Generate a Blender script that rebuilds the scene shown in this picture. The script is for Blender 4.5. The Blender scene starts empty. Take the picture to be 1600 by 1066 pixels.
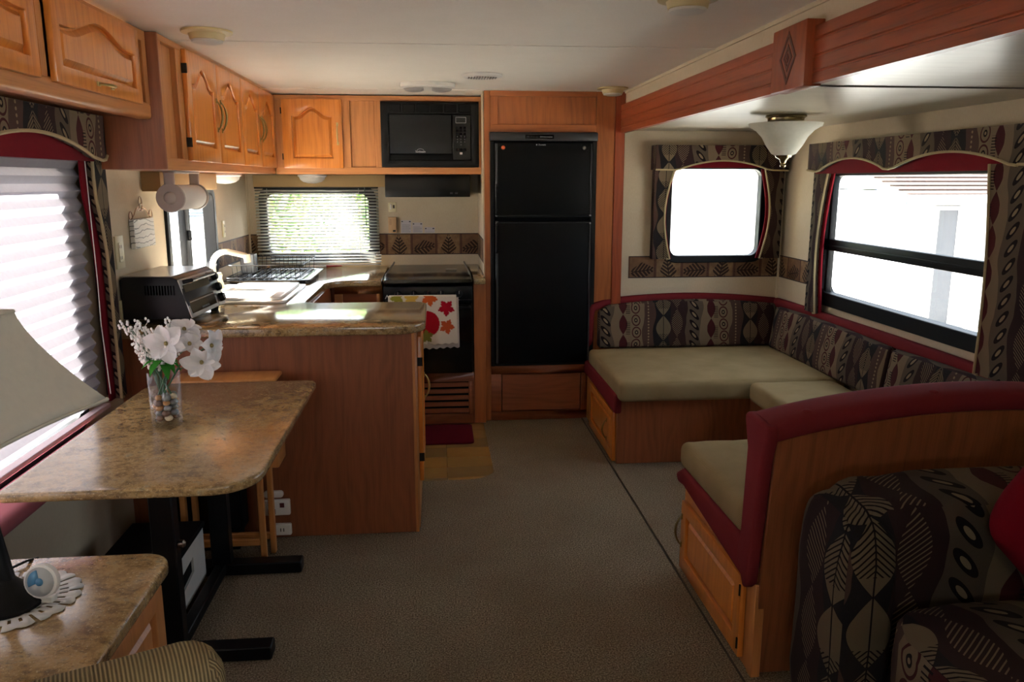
import bpy, bmesh, math, random
from mathutils import Matrix, Vector, noise
R = random.Random(7)
PI = math.pi
sc = bpy.context.scene
COL = sc.collection

# ------------------------------------------------------------------ camera, world, sun, exposure
cam_d = bpy.data.cameras.new('camera'); cam = bpy.data.objects.new('camera', cam_d); COL.objects.link(cam)
f = 1250.0
yv = Vector((680-800, -(283-533), -f)).normalized()      # world +Y seen from the camera
up = Vector((1, 0, 0)).cross(yv).normalized()
if up.y < 0: up = -up
xv = yv.cross(up)
rot = Matrix((xv, yv, up))                                # rows: world axes in camera coordinates
cam.matrix_world = Matrix.Translation((0, 0, 1.44)) @ rot.to_4x4()
cam_d.sensor_width = 36; cam_d.lens = f/1600*36; cam_d.clip_start = .02; cam_d.clip_end = 300
sc.camera = cam

world = bpy.data.worlds.new('world'); sc.world = world; world.use_nodes = True
wn = world.node_tree; wn.nodes.clear()
wo = wn.nodes.new('ShaderNodeOutputWorld'); wb = wn.nodes.new('ShaderNodeBackground')
wb.inputs['Color'].default_value = (.84, .92, 1.0, 1); wb.inputs['Strength'].default_value = 8.0
wn.links.new(wb.outputs[0], wo.inputs[0])
sun_d = bpy.data.lights.new('sun', 'SUN'); sun_d.energy = 120; sun_d.angle = math.radians(.8); sun_d.color = (1, .95, .86)
sun = bpy.data.objects.new('sun', sun_d); COL.objects.link(sun)
sun.rotation_euler = Vector((.70, -.16, -.66)).to_track_quat('-Z', 'Y').to_euler()
def portal(loc, rot_e, sx, sy):
    d = bpy.data.lights.new('window_portal', 'AREA'); d.shape = 'RECTANGLE'; d.size = sx; d.size_y = sy
    d.cycles.is_portal = True
    o = bpy.data.objects.new('window_portal', d); o.location = loc; o.rotation_euler = rot_e; COL.objects.link(o)
portal((-1.29, 4.22, 1.17), (0, -PI/2, 0), .5, .85)       # kitchen side window
portal((-1.29, 2.0, 1.10), (0, -PI/2, 0), .95, 1.7)       # left window behind the shade
portal((-.77, 5.53, 1.16), (-PI/2, 0, 0), .8, .5)         # kitchen rear window
portal((1.67, 4.83, 1.25), (-PI/2, 0, 0), .65, .6)        # slide-out rear window
portal((2.17, 3.55, 1.14), (0, PI/2, 0), .8, 1.4)         # slide-out side window
portal((1.17, -.80, 1.25), (0, PI/2, 0), .9, 1.1)           # side window added behind the camera as fill light
portal((-.42, -1.67, 1.30), (PI/2, 0, 0), .8, .55)           # front window added behind the camera as fill light
sc.view_settings.view_transform = 'Standard'; sc.view_settings.look = 'None'
sc.view_settings.gamma = 1; sc.view_settings.use_curve_mapping = False
sc.view_settings.exposure = 0.22
try:
    sc.cycles.use_denoising = True; sc.cycles.max_bounces = 10; sc.cycles.diffuse_bounces = 6
    sc.cycles.transparent_max_bounces = 16; sc.cycles.sample_clamp_indirect = 8; sc.cycles.caustics_reflective = False
except Exception: pass

# ------------------------------------------------------------------ material helpers
def C(h, k=1.0):
    h = h.lstrip('#'); v = [int(h[i:i+2], 16)/255 for i in (0, 2, 4)]
    return tuple(min(1, k*((x/12.92) if x <= .04045 else ((x+.055)/1.055)**2.4)) for x in v) + (1,)
class V:                                                  # a value socket with arithmetic
    def __init__(s, t, k): s.t = t; s.k = k
    def m(s, op, o=None, o2=None, clamp=False):
        n = s.t.nodes.new('ShaderNodeMath'); n.operation = op; n.use_clamp = clamp
        for i, q in enumerate((s, o, o2)):
            if q is None: continue
            if isinstance(q, V): s.t.links.new(q.k, n.inputs[i])
            else: n.inputs[i].default_value = q
        return V(s.t, n.outputs[0])
    def __add__(s, o): return s.m('ADD', o)
    __radd__ = __add__
    def __sub__(s, o): return s.m('SUBTRACT', o)
    def __mul__(s, o): return s.m('MULTIPLY', o)
    __rmul__ = __mul__
    def __truediv__(s, o): return s.m('DIVIDE', o)
    def fr(s): return s.m('FRACT')
    def fl(s): return s.m('FLOOR')
    def ab(s): return s.m('ABSOLUTE')
    def sin(s): return s.m('SINE')
    def lt(s, o): return s.m('LESS_THAN', o)
    def gt(s, o): return s.m('GREATER_THAN', o)
    def mn(s, o): return s.m('MINIMUM', o)
    def mx(s, o): return s.m('MAXIMUM', o)
    def sq(s): return s*s
    def rt(s): return s.m('SQRT')
class M:
    def __init__(s, name, rough=.5, metal=0, spec=.5, coat=0):
        s.mat = bpy.data.materials.new(name); s.mat.use_nodes = True; s.t = s.mat.node_tree
        s.b = s.t.nodes['Principled BSDF']; s.b.inputs['Roughness'].default_value = rough
        s.b.inputs['Metallic'].default_value = metal; s.b.inputs['Specular IOR Level'].default_value = spec
        s.b.inputs['Coat Weight'].default_value = coat; s.b.inputs['Coat Roughness'].default_value = .12
        s._uv = None
    def uv(s):
        if s._uv is None:
            n = s.t.nodes.new('ShaderNodeTexCoord'); s._tc = n
            x = s.t.nodes.new('ShaderNodeSeparateXYZ'); s.t.links.new(n.outputs['UV'], x.inputs[0])
            s._uv = (V(s.t, x.outputs[0]), V(s.t, x.outputs[1]))
        return s._uv
    def vec(s, a, b, c=0.0):
        n = s.t.nodes.new('ShaderNodeCombineXYZ')
        for i, q in enumerate((a, b, c)):
            if isinstance(q, V): s.t.links.new(q.k, n.inputs[i])
            else: n.inputs[i].default_value = q
        return n.outputs[0]
    def noise(s, v, scale=1, detail=2, rough=.5, color=False):
        n = s.t.nodes.new('ShaderNodeTexNoise'); n.inputs['Scale'].default_value = scale
        n.inputs['Detail'].default_value = detail; n.inputs['Roughness'].default_value = rough
        s.t.links.new(v, n.inputs['Vector'])
        return n.outputs['Color'] if color else V(s.t, n.outputs['Fac'])
    def vor(s, v, scale=1, out='Distance'):
        n = s.t.nodes.new('ShaderNodeTexVoronoi'); n.inputs['Scale'].default_value = scale
        s.t.links.new(v, n.inputs['Vector']); return n.outputs[out]
    def ramp(s, v, stops, interp='LINEAR'):
        n = s.t.nodes.new('ShaderNodeValToRGB'); e = n.color_ramp; e.interpolation = interp
        while len(e.elements) < len(stops): e.elements.new(.5)
        for q, (p, c) in zip(e.elements, stops): q.position = p; q.color = c
        s.t.links.new(v.k, n.inputs[0]); return n.outputs[0]
    def mix(s, fac, a, b, mode='MIX'):
        n = s.t.nodes.new('ShaderNodeMix'); n.data_type = 'RGBA'; n.blend_type = mode
        if isinstance(fac, V): s.t.links.new(fac.k, n.inputs[0])
        else: n.inputs[0].default_value = fac
        for q, i in ((a, 6), (b, 7)):
            if isinstance(q, tuple): n.inputs[i].default_value = q
            else: s.t.links.new(q, n.inputs[i])
        return n.outputs[2]
    def col(s, c):
        if isinstance(c, tuple): s.b.inputs['Base Color'].default_value = c
        else: s.t.links.new(c, s.b.inputs['Base Color'])
        return s
    def bump(s, h, strength=.3, dist=.002):
        n = s.t.nodes.new('ShaderNodeBump'); n.inputs['Strength'].default_value = strength
        n.inputs['Distance'].default_value = dist
        s.t.links.new(h.k if isinstance(h, V) else h, n.inputs['Height']); s.t.links.new(n.outputs[0], s.b.inputs['Normal'])
        return s
def plain(name, hexc, rough=.5, metal=0, spec=.5, coat=0, k=1, grain=0, gs=400):
    m = M(name, rough, metal, spec, coat); c = C(hexc, k)
    u, v = m.uv(); n = m.noise(m.vec(u, v), gs if grain else 30, 2)
    m.col(m.mix(n, tuple(x*.93 for x in c[:3])+(1,), tuple(min(1, x*1.05) for x in c[:3])+(1,)))
    if grain: m.bump(n, grain, .002)
    return m.mat
def m_mix(a, b, t): return tuple(x+(y-x)*t for x, y in zip(a, b))
def wood(name, light, dark, along='v', rough=.35, coat=.2, fig=1.0, k=1, spec=.4):
    m = M(name, rough, 0, spec, coat); u, v = m.uv()
    a, b = (u, v) if along == 'v' else (v, u)              # a across the grain, b along it
    warp = m.noise(m.vec(a*3.0, b*.9), 1.6, 2)
    rings = ((a*14.0 + warp*3.0*fig)*6.283*1.8).sin()*.5 + .5
    fine = m.noise(m.vec(a*150.0, b*3.5), 1.0, 3, .6)
    por = m.noise(m.vec(a*420.0, b*10.0), 1.0, 2)
    broad = m.noise(m.vec(a*14.0, b*1.2), 1.0, 2)
    q = rings*.10 + fine*.45 + broad*.45
    c = m.ramp(q, [(.34, m_mix(C(dark, k), C(light, k), .25)), (.50, m_mix(C(dark, k), C(light, k), .75)), (.66, C(light, k))])
    c = m.mix(por.gt(.62)*.20, c, C(dark, k*.8))
    m.col(c); m.bump(fine, .10, .001)
    return m.mat
def granite(name, k=1.0, rough=.2):
    m = M(name, rough, 0, .5, .3); u, v = m.uv(); p = m.vec(u, v)
    w = m.noise(p, 5, 2, .5, True)
    pw = m.mix(.12, p, w, 'ADD')
    n1 = m.noise(pw, 22, 6, .72); n2 = m.noise(m.vec(u*1.0, v*1.6, 3.0), 60, 4, .7); n3 = m.noise(m.vec(u, v, 7.0), 170, 2, .6); n0 = m.noise(p, 5, 3)
    c = m.ramp(n1, [(.32, C('#57472f', k)), (.44, C('#8a7049', k)), (.55, C('#a78a5e', k)), (.68, C('#94886c', k))])
    c = m.mix((n0-.4).mx(0.0)*1.6, c, C('#6d5336', k))
    c = m.mix(n2.gt(.58)*.5, c, C('#4a3f33', k)); c = m.mix(n2.lt(.41)*.45, c, C('#aa8f66', k))
    c = m.mix(n3.gt(.64)*.6, c, C('#c9b994', k)); c = m.mix(n3.lt(.35)*.5, c, C('#40362c', k))
    m.col(c); return m.mat
def fabric(name, s=1.0, k=1.0):
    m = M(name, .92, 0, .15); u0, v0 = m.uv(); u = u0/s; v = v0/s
    P = .54
    vs = v + (u/P).fl()*.031
    nz = m.noise(m.vec(u, v), 9, 1)
    wob = (vs*23.0).sin()*.018 + (nz - .5)*.05
    U = (u/P).fr()
    W = U + wob
    tp, mv, ch, pl, gr = C('#8f7d66', k), C('#5f4740', k), C('#2b272a', k), C('#3e2a2b', k), C('#6a5c4e', k)
    cc = m.ramp(W, [(0, tp), (.27, mv), (.40, ch), (.56, pl), (.76, gr), (.93, tp)], 'CONSTANT')
    dk, bg, cr = C('#241a1c', k), C('#552226', k), C('#a08c70', k)
    def lens(c0, hw, per, ph=0.0):                         # 1 inside a chain of leaf shaped lenses
        q = ((vs + ph)*(PI/per)).sin().ab()
        return (U - c0).ab().m('MULTIPLY', P).lt(q*hw)
    # burgundy half lens with comb lines
    L = lens(.045, .026, .12); cc = m.mix(L, cc, bg)
    comb = (vs/.0105).fr().lt(.38)*((U-.10)*P).ab().lt(.013)*(vs/.12).fr().lt(.62); cc = m.mix(comb, cc, dk)
    # ring chain
    du = (U - .19 - wob*.3)*P; dv = ((vs/.072).fr() - .5)*.072
    r = (du.sq()*1.5 + dv.sq()).rt()
    cc = m.mix(r.lt(.034)*r.gt(.0265), cc, bg); cc = m.mix(r.lt(.013), cc, dk); cc = m.mix(r.lt(.006), cc, cr)
    # dotted edge of the mauve band
    dt = (((vs/.018).fr() - .5).sq()*.0003 + ((U-.33)*P).sq()).rt().lt(.005); cc = m.mix(dt, cc, cr)
    # big lens leaf with chevron veins
    L = lens(.50, .045, .15, .04); cc = m.mix(L, cc, C('#85755e', k))
    x = ((U-.50)*P); ve = ((vs + x.ab()*.9)/.0125).fr().lt(.34)*L*((vs/.3).fr()).gt(.5); cc = m.mix(ve, cc, dk)
    cc = m.mix(L*x.ab().lt(.0018), cc, dk)
    # veined dark leaf
    L = lens(.655, .034, .17, .1); ve = ((vs - x.ab()*.8)/.012).fr().lt(.30)*L; cc = m.mix(ve*.8, cc, cr)
    # tilted ovals
    x2 = (U-.85)*P; vv = (((vs + x2*.9)/.062).fr() - .5)*.062; o = (x2.sq()*.55 + vv.sq()*1.3).rt()
    cc = m.mix(o.lt(.022), cc, dk); cc = m.mix(o.lt(.010), cc, cr)
    wv = m.noise(m.vec(u0*1.0, v0*1.0), 700, 1)
    cc = m.mix(.35, cc, m.ramp(wv, [(.35, (.45, .45, .45, 1)), (.65, (1, 1, 1, 1))]), 'MULTIPLY')
    m.col(cc); m.bump(wv, .25, .002); return m.mat
def border_mat(zc):
    m = M('leaf_border_paper', .7, 0, .2); u, v = m.uv(); z = v   # u along the wall, v world height handled per strip
    P = .165
    i = (u/P).fl(); a = ((u/P).fr() - .5)*P
    n = m.noise(m.vec(u, v), 25, 3)
    base = m.ramp(n, [(.3, C('#6b5038')), (.7, C('#8a6f50'))])
    alt = (i*.5).fr().gt(.2)
    base = m.mix(alt*.55, base, C('#5a3c2c'))
    w = v - zc                                            # strip spans about .86-1.09
    one = alt*-1.0 + 1.0
    A2 = a*one + w*alt; w = w*one + a*alt*(((i*.25).fr().gt(.4))*2.0 - 1.0)
    t = (i*1.7).sin()*.5
    q = A2 + (w)*t*.4
    dk = C('#22120f')
    side = q.ab(); vein = w - side*.8
    leaf = (vein/.024).fr().lt(.62)*side.lt((w.ab()*-.55 + .052))*side.gt(.003)
    base = m.mix(leaf*.9, base, dk); base = m.mix(q.ab().lt(.0028)*w.ab().lt(.06), base, dk)
    base = m.mix((a.ab() - P/2).ab().lt(.008)*.8, base, C('#4a2c24'))
    m.col(base); return m.mat
def wallpaper(name, c1, c2):
    m = M(name, .75, 0, .2); u, v = m.uv()
    n = m.noise(m.vec(u, v), 6, 5, .65); n2 = m.noise(m.vec(u*1.0, v*.35), 160, 2)
    m.col(m.mix(n*.6+n2*.4, C(c1), C(c2))); m.bump(n2, .12, .001); return m.mat
def glass_mat(name, tint=(1, 1, 1, 1)):
    mat = bpy.data.materials.new(name); mat.use_nodes = True; t = mat.node_tree; t.nodes.clear()
    o = t.nodes.new('ShaderNodeOutputMaterial'); mx = t.nodes.new('ShaderNodeMixShader')
    tr = t.nodes.new('ShaderNodeBsdfTransparent'); tr.inputs[0].default_value = tint
    gl = t.nodes.new('ShaderNodeBsdfGlossy'); gl.inputs['Roughness'].default_value = .02
    lw = t.nodes.new('ShaderNodeLayerWeight'); lw.inputs[0].default_value = .5
    pw = t.nodes.new('ShaderNodeMath'); pw.operation = 'POWER'; pw.inputs[1].default_value = 5
    fr = t.nodes.new('ShaderNodeMath'); fr.operation = 'MULTIPLY_ADD'; fr.inputs[1].default_value = .8; fr.inputs[2].default_value = .03
    t.links.new(lw.outputs['Facing'], pw.inputs[0]); t.links.new(pw.outputs[0], fr.inputs[0]); t.links.new(fr.outputs[0], mx.inputs[0]); t.links.new(tr.outputs[0], mx.inputs[1]); t.links.new(gl.outputs[0], mx.inputs[2])
    t.links.new(mx.outputs[0], o.inputs[0]); return mat
def translucent(name, hexc, fac=.5, k=1, emis=None):
    mat = bpy.data.materials.new(name); mat.use_nodes = True; t = mat.node_tree; t.nodes.clear()
    o = t.nodes.new('ShaderNodeOutputMaterial'); mx = t.nodes.new('ShaderNodeMixShader'); mx.inputs[0].default_value = fac
    d = t.nodes.new('ShaderNodeBsdfDiffuse'); tr = t.nodes.new('ShaderNodeBsdfTranslucent')
    tc = t.nodes.new('ShaderNodeTexCoord'); n = t.nodes.new('ShaderNodeTexNoise'); n.inputs['Scale'].default_value = 60
    t.links.new(tc.outputs['UV'], n.inputs['Vector'])
    r = t.nodes.new('ShaderNodeValToRGB'); c = C(hexc, k)
    r.color_ramp.elements[0].color = tuple(x*.88 for x in c[:3])+(1,); r.color_ramp.elements[1].color = c
    t.links.new(n.outputs['Fac'], r.inputs[0])
    for q in (d, tr): t.links.new(r.outputs[0], q.inputs[0])
    t.links.new(d.outputs[0], mx.inputs[1]); t.links.new(tr.outputs[0], mx.inputs[2]); t.links.new(mx.outputs[0], o.inputs[0])
    return mat

OAK = wood('honey_oak', '#cc7f36', '#9c5418', 'v', .3, .35)
OAKH = wood('honey_oak_cross_grain', '#cc7f36', '#9c5418', 'u', .3, .35)
OAKF = wood('oak_face_frame', '#b87a45', '#8f5a30', 'v', .45, .1)
OAKFH = wood('oak_face_frame_cross_grain', '#b87a45', '#8f5a30', 'u', .45, .1)
CHERRY = wood('cherry_panel', '#8a5030', '#68381e', 'v', .45, .08, 1.3)
CHERRYH = wood('cherry_panel_cross_grain', '#8b4f30', '#69361d', 'u', .45, .08, 1.3)
AMBER = wood('amber_oak', '#a25c2c', '#74401c', 'v', .4, .15)
AMBERH = wood('amber_oak_cross_grain', '#a25c2c', '#74401c', 'u', .4, .15)
BEAM = wood('red_oak_beam', '#94431f', '#682c13', 'u', .4, .15, 1.2)
BEAMV = wood('red_oak_post', '#94431f', '#682c13', 'v', .4, .15, 1.2)
PINE = wood('stool_wood', '#c98a4e', '#a5672f', 'v', .45, .1)
PINEH = wood('stool_wood_cross_grain', '#c98a4e', '#a5672f', 'u', .45, .1)
STONE = granite('speckled_stone_laminate'); STONEC = granite('polished_stone_laminate', 1.0, .11)
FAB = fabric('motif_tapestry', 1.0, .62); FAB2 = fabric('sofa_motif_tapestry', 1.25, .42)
WALLP = wallpaper('linen_wallpaper', '#b8a88c', '#d3c6ae')
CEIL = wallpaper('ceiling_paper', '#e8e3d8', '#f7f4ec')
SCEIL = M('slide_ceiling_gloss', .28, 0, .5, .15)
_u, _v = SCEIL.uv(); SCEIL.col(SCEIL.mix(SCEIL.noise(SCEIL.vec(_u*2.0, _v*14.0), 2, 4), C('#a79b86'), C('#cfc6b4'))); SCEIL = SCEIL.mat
BORDER = border_mat(1.0); BORDER_S = border_mat(.905)
BORDERL = plain('border_dark_line', '#2b1a18', .7)
BLACK = plain('satin_black', '#080809', .45, 0, .25)
BLACKG = plain('gloss_black', '#040405', .15, 0, .35)
BLACKM = plain('matt_black', '#070708', .65, 0, .12, grain=.1, gs=500)
FRIDGE = plain('black_textured_door', '#040405', .55, 0, .12, grain=.15, gs=350)
FRAMEB = plain('black_window_frame', '#090a0d', .5, 0, .2)
BRASS = plain('antique_brass', '#b5a06a', .3, .75)
CHROME = plain('chrome', '#dededf', .22, .55)
STEEL = plain('brushed_steel', '#9b9794', .3, 1)
WHITE = plain('white_plastic', '#e6e4df', .4)
CREAM = plain('cream_plastic', '#d9cfa9', .4)
IVORY = plain('ivory_faucet', '#efe6c8', .3)
SINKM = plain('white_sink', '#f2efe8', .25, coat=.3)
MAROON = plain('maroon_upholstery', '#6c2328', .9, 0, .1, grain=.3, gs=500)
MAROOND = plain('maroon_lining', '#6d1620', .9, 0, .1)
REDP = plain('red_pillow_cloth', '#5e0414', .9, 0, .1, grain=.3, gs=300)
PIPE = plain('cream_piping', '#a3936f', .8, grain=.4, gs=600)
SEATM = M('beige_woven_seat', .95, 0, .1); _u, _v = SEATM.uv()
_w = (_u*900.0).sin()*(_v*900.0).sin(); _n = SEATM.noise(SEATM.vec(_u, _v), 7, 3)
SEATM.col(SEATM.mix(_n*.7+_w*.15, C('#7c6b4a'), C('#a59372'))).bump(_w, .35, .002); SEATM = SEATM.mat
RIBM = M('ribbed_corduroy', .95, 0, .1); _u, _v = RIBM.uv()
_w = (_u*1150.0).sin()*.5+.5; RIBM.col(RIBM.mix(_w, C('#5c4f39'), C('#94825f'))).bump(_w, .8, .003); RIBM = RIBM.mat
CARPET = M('beige_cut_pile_carpet', .98, 0, .05); _u, _v = CARPET.uv(); _p = CARPET.vec(_u, _v)
_a = CARPET.noise(_p, 190, 4, .8); _b = CARPET.noise(_p, 2.2, 4, .6)
_c = CARPET.ramp(_a, [(.38, C('#3c332a')), (.5, C('#7d6f5c')), (.62, C('#b5a893'))])
_c = CARPET.mix(_b.gt(.5)*.0+(_b*1.3-.45).m('MAXIMUM', 0.0).mn(.35), _c, C('#64523f')); CARPET.col(_c).bump(_a, .9, .006); CARPET = CARPET.mat
TILEM = []
for i, (a, b) in enumerate((('#7a5c30', '#94733f'), ('#67502f', '#80663d'), ('#845d2b', '#9c753a'))):
    m = M('ochre_vinyl_tile_%s' % 'abc'[i], .35); u, v = m.uv(); m.col(m.mix(m.noise(m.vec(u, v), 14, 4), C(a), C(b))); TILEM.append(m.mat)
GLASS = glass_mat('window_glass'); TGLASS = glass_mat('tinted_window_glass', (.72, .74, .76, 1)); VGLASS = glass_mat('vase_glass', (.97, .98, .98, 1))
OVENG = plain('dark_oven_glass', '#0e1413', .06, 0, .5, .4)
SHADE = translucent('pleated_shade_cloth', '#a6a3ac', .105)
LAMPSH = translucent('linen_lamp_shade', '#e2dfd2', .3)
OPAL = translucent('opal_glass', '#fbfaf2', .5)
DOME = translucent('frosted_dome', '#f2f0ea', .3)
SLAT = translucent('blind_slat', '#f2f3ee', .25)
RUG = plain('maroon_rug', '#4a0f1c', .95, 0, .05, grain=.5, gs=250)
LACE = plain('white_lace', '#cfcecd', .95)
PETAL = translucent('silk_petal', '#f3f2f2', .3)
LEAFG = translucent('bouquet_leaf', '#3f8a34', .3)
STEMG = plain('green_stem', '#2f5b3a', .5)

# ------------------------------------------------------------------ geometry helpers
class G:
    def __init__(s): s.v = []; s.f = []; s.mi = []; s.cur = 0
    def add(s, vs, fs):
        b = len(s.v); s.v += [tuple(p) for p in vs]; s.f += [tuple(b+i for i in q) for q in fs]; s.mi += [s.cur]*len(fs); return s
    def box(s, x0, x1, y0, y1, z0, z1):
        vs = [(x, y, z) for x in (x0, x1) for y in (y0, y1) for z in (z0, z1)]
        return s.add(vs, [(0, 1, 3, 2), (4, 6, 7, 5), (0, 4, 5, 1), (2, 3, 7, 6), (0, 2, 6, 4), (1, 5, 7, 3)])
    def prism(s, pts, axis, a, b):                         # pts 2d polygon; axis of extrusion
        def q(p, t): return {'x': (t, p[0], p[1]), 'y': (p[0], t, p[1]), 'z': (p[0], p[1], t)}[axis]
        n = len(pts); vs = [q(p, a) for p in pts] + [q(p, b) for p in pts]
        return s.add(vs, [tuple(range(n))[::-1], tuple(range(n, 2*n))] + [(i, (i+1) % n, n+(i+1) % n, n+i) for i in range(n)])
    def ring(s, outer, inner, axis, a, b):                 # frame between two loops of equal length
        def q(p, t): return {'x': (t, p[0], p[1]), 'y': (p[0], t, p[1]), 'z': (p[0], p[1], t)}[axis]
        n = len(outer); vs = [q(p, a) for p in outer]+[q(p, a) for p in inner]+[q(p, b) for p in outer]+[q(p, b) for p in inner]
        fs = []
        for i in range(n):
            j = (i+1) % n
            fs += [(i, j, n+j, n+i), (2*n+i, 3*n+i, 3*n+j, 2*n+j), (i, 2*n+i, 2*n+j, j), (n+i, n+j, 3*n+j, 3*n+i)]
        return s.add(vs, fs)
    def tube(s, pts, r, n=8, closed=False, caps=True):
        pts = [Vector(p) for p in pts]; m = len(pts); rs = r if isinstance(r, (list, tuple)) else [r]*m
        vs = []; prev = None
        for i, p in enumerate(pts):
            a = pts[(i-1) % m] if (closed or i > 0) else p; b = pts[(i+1) % m] if (closed or i < m-1) else p
            t = (b-a).normalized()
            if prev is None: ref = Vector((0, 0, 1)) if abs(t.z) < .9 else Vector((1, 0, 0)); u = t.cross(ref).normalized()
            else: u = (prev - t*prev.dot(t)).normalized()
            prev = u; w = t.cross(u)
            vs += [p + (u*math.cos(2*PI*k/n) + w*math.sin(2*PI*k/n))*rs[i] for k in range(n)]
        fs = [(i*n+k, i*n+(k+1) % n, ((i+1) % m)*n+(k+1) % n, ((i+1) % m)*n+k) for i in range(m if closed else m-1) for k in range(n)]
        if caps and not closed: fs += [tuple(range(n))[::-1], tuple((m-1)*n+k for k in range(n))]
        return s.add(vs, fs)
    def lathe(s, prof, c=(0, 0, 0), n=24, axis='z', sx=1, sy=1):
        vs = []
        for r, h in prof:
            for k in range(n):
                a = 2*PI*k/n; p = (r*math.cos(a)*sx, r*math.sin(a)*sy, h)
                if axis == 'x': p = (h, p[0], p[1])
                if axis == 'y': p = (p[0], h, p[1])
                vs.append((c[0]+p[0], c[1]+p[1], c[2]+p[2]))
        m = len(prof)
        fs = [(i*n+k, i*n+(k+1) % n, (i+1)*n+(k+1) % n, (i+1)*n+k) for i in range(m-1) for k in range(n)]
        if prof[0][0] > 1e-6: fs.append(tuple(range(n))[::-1])
        if prof[-1][0] > 1e-6: fs.append(tuple((m-1)*n+k for k in range(n)))
        return s.add(vs, fs)
    def grid(s, fn, nu, nv):
        vs = [fn(i/nu, j/nv) for j in range(nv+1) for i in range(nu+1)]
        return s.add(vs, [(j*(nu+1)+i, j*(nu+1)+i+1, (j+1)*(nu+1)+i+1, (j+1)*(nu+1)+i) for j in range(nv) for i in range(nu)])
    def ell(s, c, rx, ry, rz, n=10, m=6, jit=0):
        k = 1 + (R.random()-.5)*jit
        return s.lathe([(max(1e-5, math.sin(PI*i/m))*rx, -math.cos(PI*i/m)*rz*k) for i in range(m+1)], c, n, sy=ry/rx)
    def xf(s, mat, start=0):
        for i in range(start, len(s.v)): s.v[i] = tuple(mat @ Vector(s.v[i]))
        return s
def rrect(x0, x1, z0, z1, r, n=5):
    out = []
    for cx, cz, a0 in ((x1-r, z0+r, -90), (x1-r, z1-r, 0), (x0+r, z1-r, 90), (x0+r, z0+r, 180)):
        for i in range(n+1):
            a = math.radians(a0+90*i/n); out.append((cx+r*math.cos(a), cz+r*math.sin(a)))
    return out
def wloc(o):
    v = Vector((0, 0, 0))
    while o is not None: v += o.location; o = o.parent
    return v
def obj(name, g, mat, parent=None, bevel=0, seg=2, smooth=True, local=False, solid=0, sub=0, origin=None, ang=38):
    me = bpy.data.meshes.new(name)
    vs = g.v
    if not local:
        if parent is None:
            if origin is None:
                xs = [p[0] for p in vs]; ys = [p[1] for p in vs]; zs = [p[2] for p in vs]
                origin = ((min(xs)+max(xs))/2, (min(ys)+max(ys))/2, min(zs))
            off = Vector(origin)
        else: off = wloc(parent)
        vs = [(p[0]-off[0], p[1]-off[1], p[2]-off[2]) for p in vs]
    else: off = Vector((0, 0, 0))
    me.from_pydata(vs, [], g.f)
    mats = mat if isinstance(mat, list) else [mat]
    for q in mats: me.materials.append(q)
    if len(mats) > 1:
        for p, i in zip(me.polygons, g.mi): p.material_index = i
    bm = bmesh.new(); bm.from_mesh(me)
    bmesh.ops.remove_doubles(bm, verts=bm.verts, dist=1e-6)
    bmesh.ops.recalc_face_normals(bm, faces=bm.faces)
    if bevel:
        es = [e for e in bm.edges if len(e.link_faces) == 2 and e.calc_face_angle(0) > math.radians(40)]
        if es: bmesh.ops.bevel(bm, geom=es, offset=bevel, segments=seg, profile=.5, affect='EDGES', clamp_overlap=True)
    lay = bm.loops.layers.uv.new('UVMap')
    for fc in bm.faces:
        n = fc.normal; a = max(range(3), key=lambda i: abs(n[i]))
        for l in fc.loops:
            p = l.vert.co + off
            l[lay].uv = (p.y, p.z) if a == 0 else ((p.x, p.z) if a == 1 else (p.x, p.y))
    bm.to_mesh(me); bm.free()
    if smooth:
        me.polygons.foreach_set('use_smooth', [True]*len(me.polygons)); me.set_sharp_from_angle(angle=math.radians(ang))
    o = bpy.data.objects.new(name, me); COL.objects.link(o)
    if parent is not None: o.parent = parent
    elif not local: o.location = origin
    if solid:
        md = o.modifiers.new('thickness', 'SOLIDIFY'); md.thickness = solid; md.offset = 0
    if sub:
        md = o.modifiers.new('smooth', 'SUBSURF'); md.levels = sub; md.render_levels = sub
    return o
def tag(o, label, cat, group=None):
    o['label'] = label; o['category'] = cat
    if group: o['group'] = group
    return o
def thing(name, label, cat, loc=(0, 0, 0), rz=0, group=None):
    o = bpy.data.objects.new(name, None); COL.objects.link(o); o.location = loc; o.rotation_euler = (0, 0, rz)
    o.empty_display_size = .05
    return tag(o, label, cat, group)
def struct(name, g, mat, parent=None, **k):
    o = obj(name, g, mat, parent, **k)
    if parent is None: o['kind'] = 'structure'
    return o
def frame(origin, a):                                      # a: across direction; up is z; out = a x z
    a = Vector(a); z = Vector((0, 0, 1)); c = a.cross(z)
    m = Matrix((a, z, c)).transposed().to_4x4(); m.translation = Vector(origin); return m
def text(body, size, origin, a, mat, parent, name='lettering', extr=.0006, align='CENTER'):
    cu = bpy.data.curves.new(name, 'FONT'); cu.body = body; cu.size = size; cu.extrude = extr; cu.align_x = align; cu.align_y = 'CENTER'
    cu.resolution_u = 2
    t = bpy.data.objects.new(name, cu); COL.objects.link(t)
    dg = bpy.context.evaluated_depsgraph_get(); dg.update()
    me = bpy.data.meshes.new_from_object(t.evaluated_get(dg)); bpy.data.objects.remove(t)
    m = frame(origin, a); me.transform(Matrix.Translation(-wloc(parent)) @ m)
    me.name = name; me.materials.clear(); me.materials.append(mat)
    o = bpy.data.objects.new(name, me); COL.objects.link(o); o.parent = parent; return o
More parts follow.
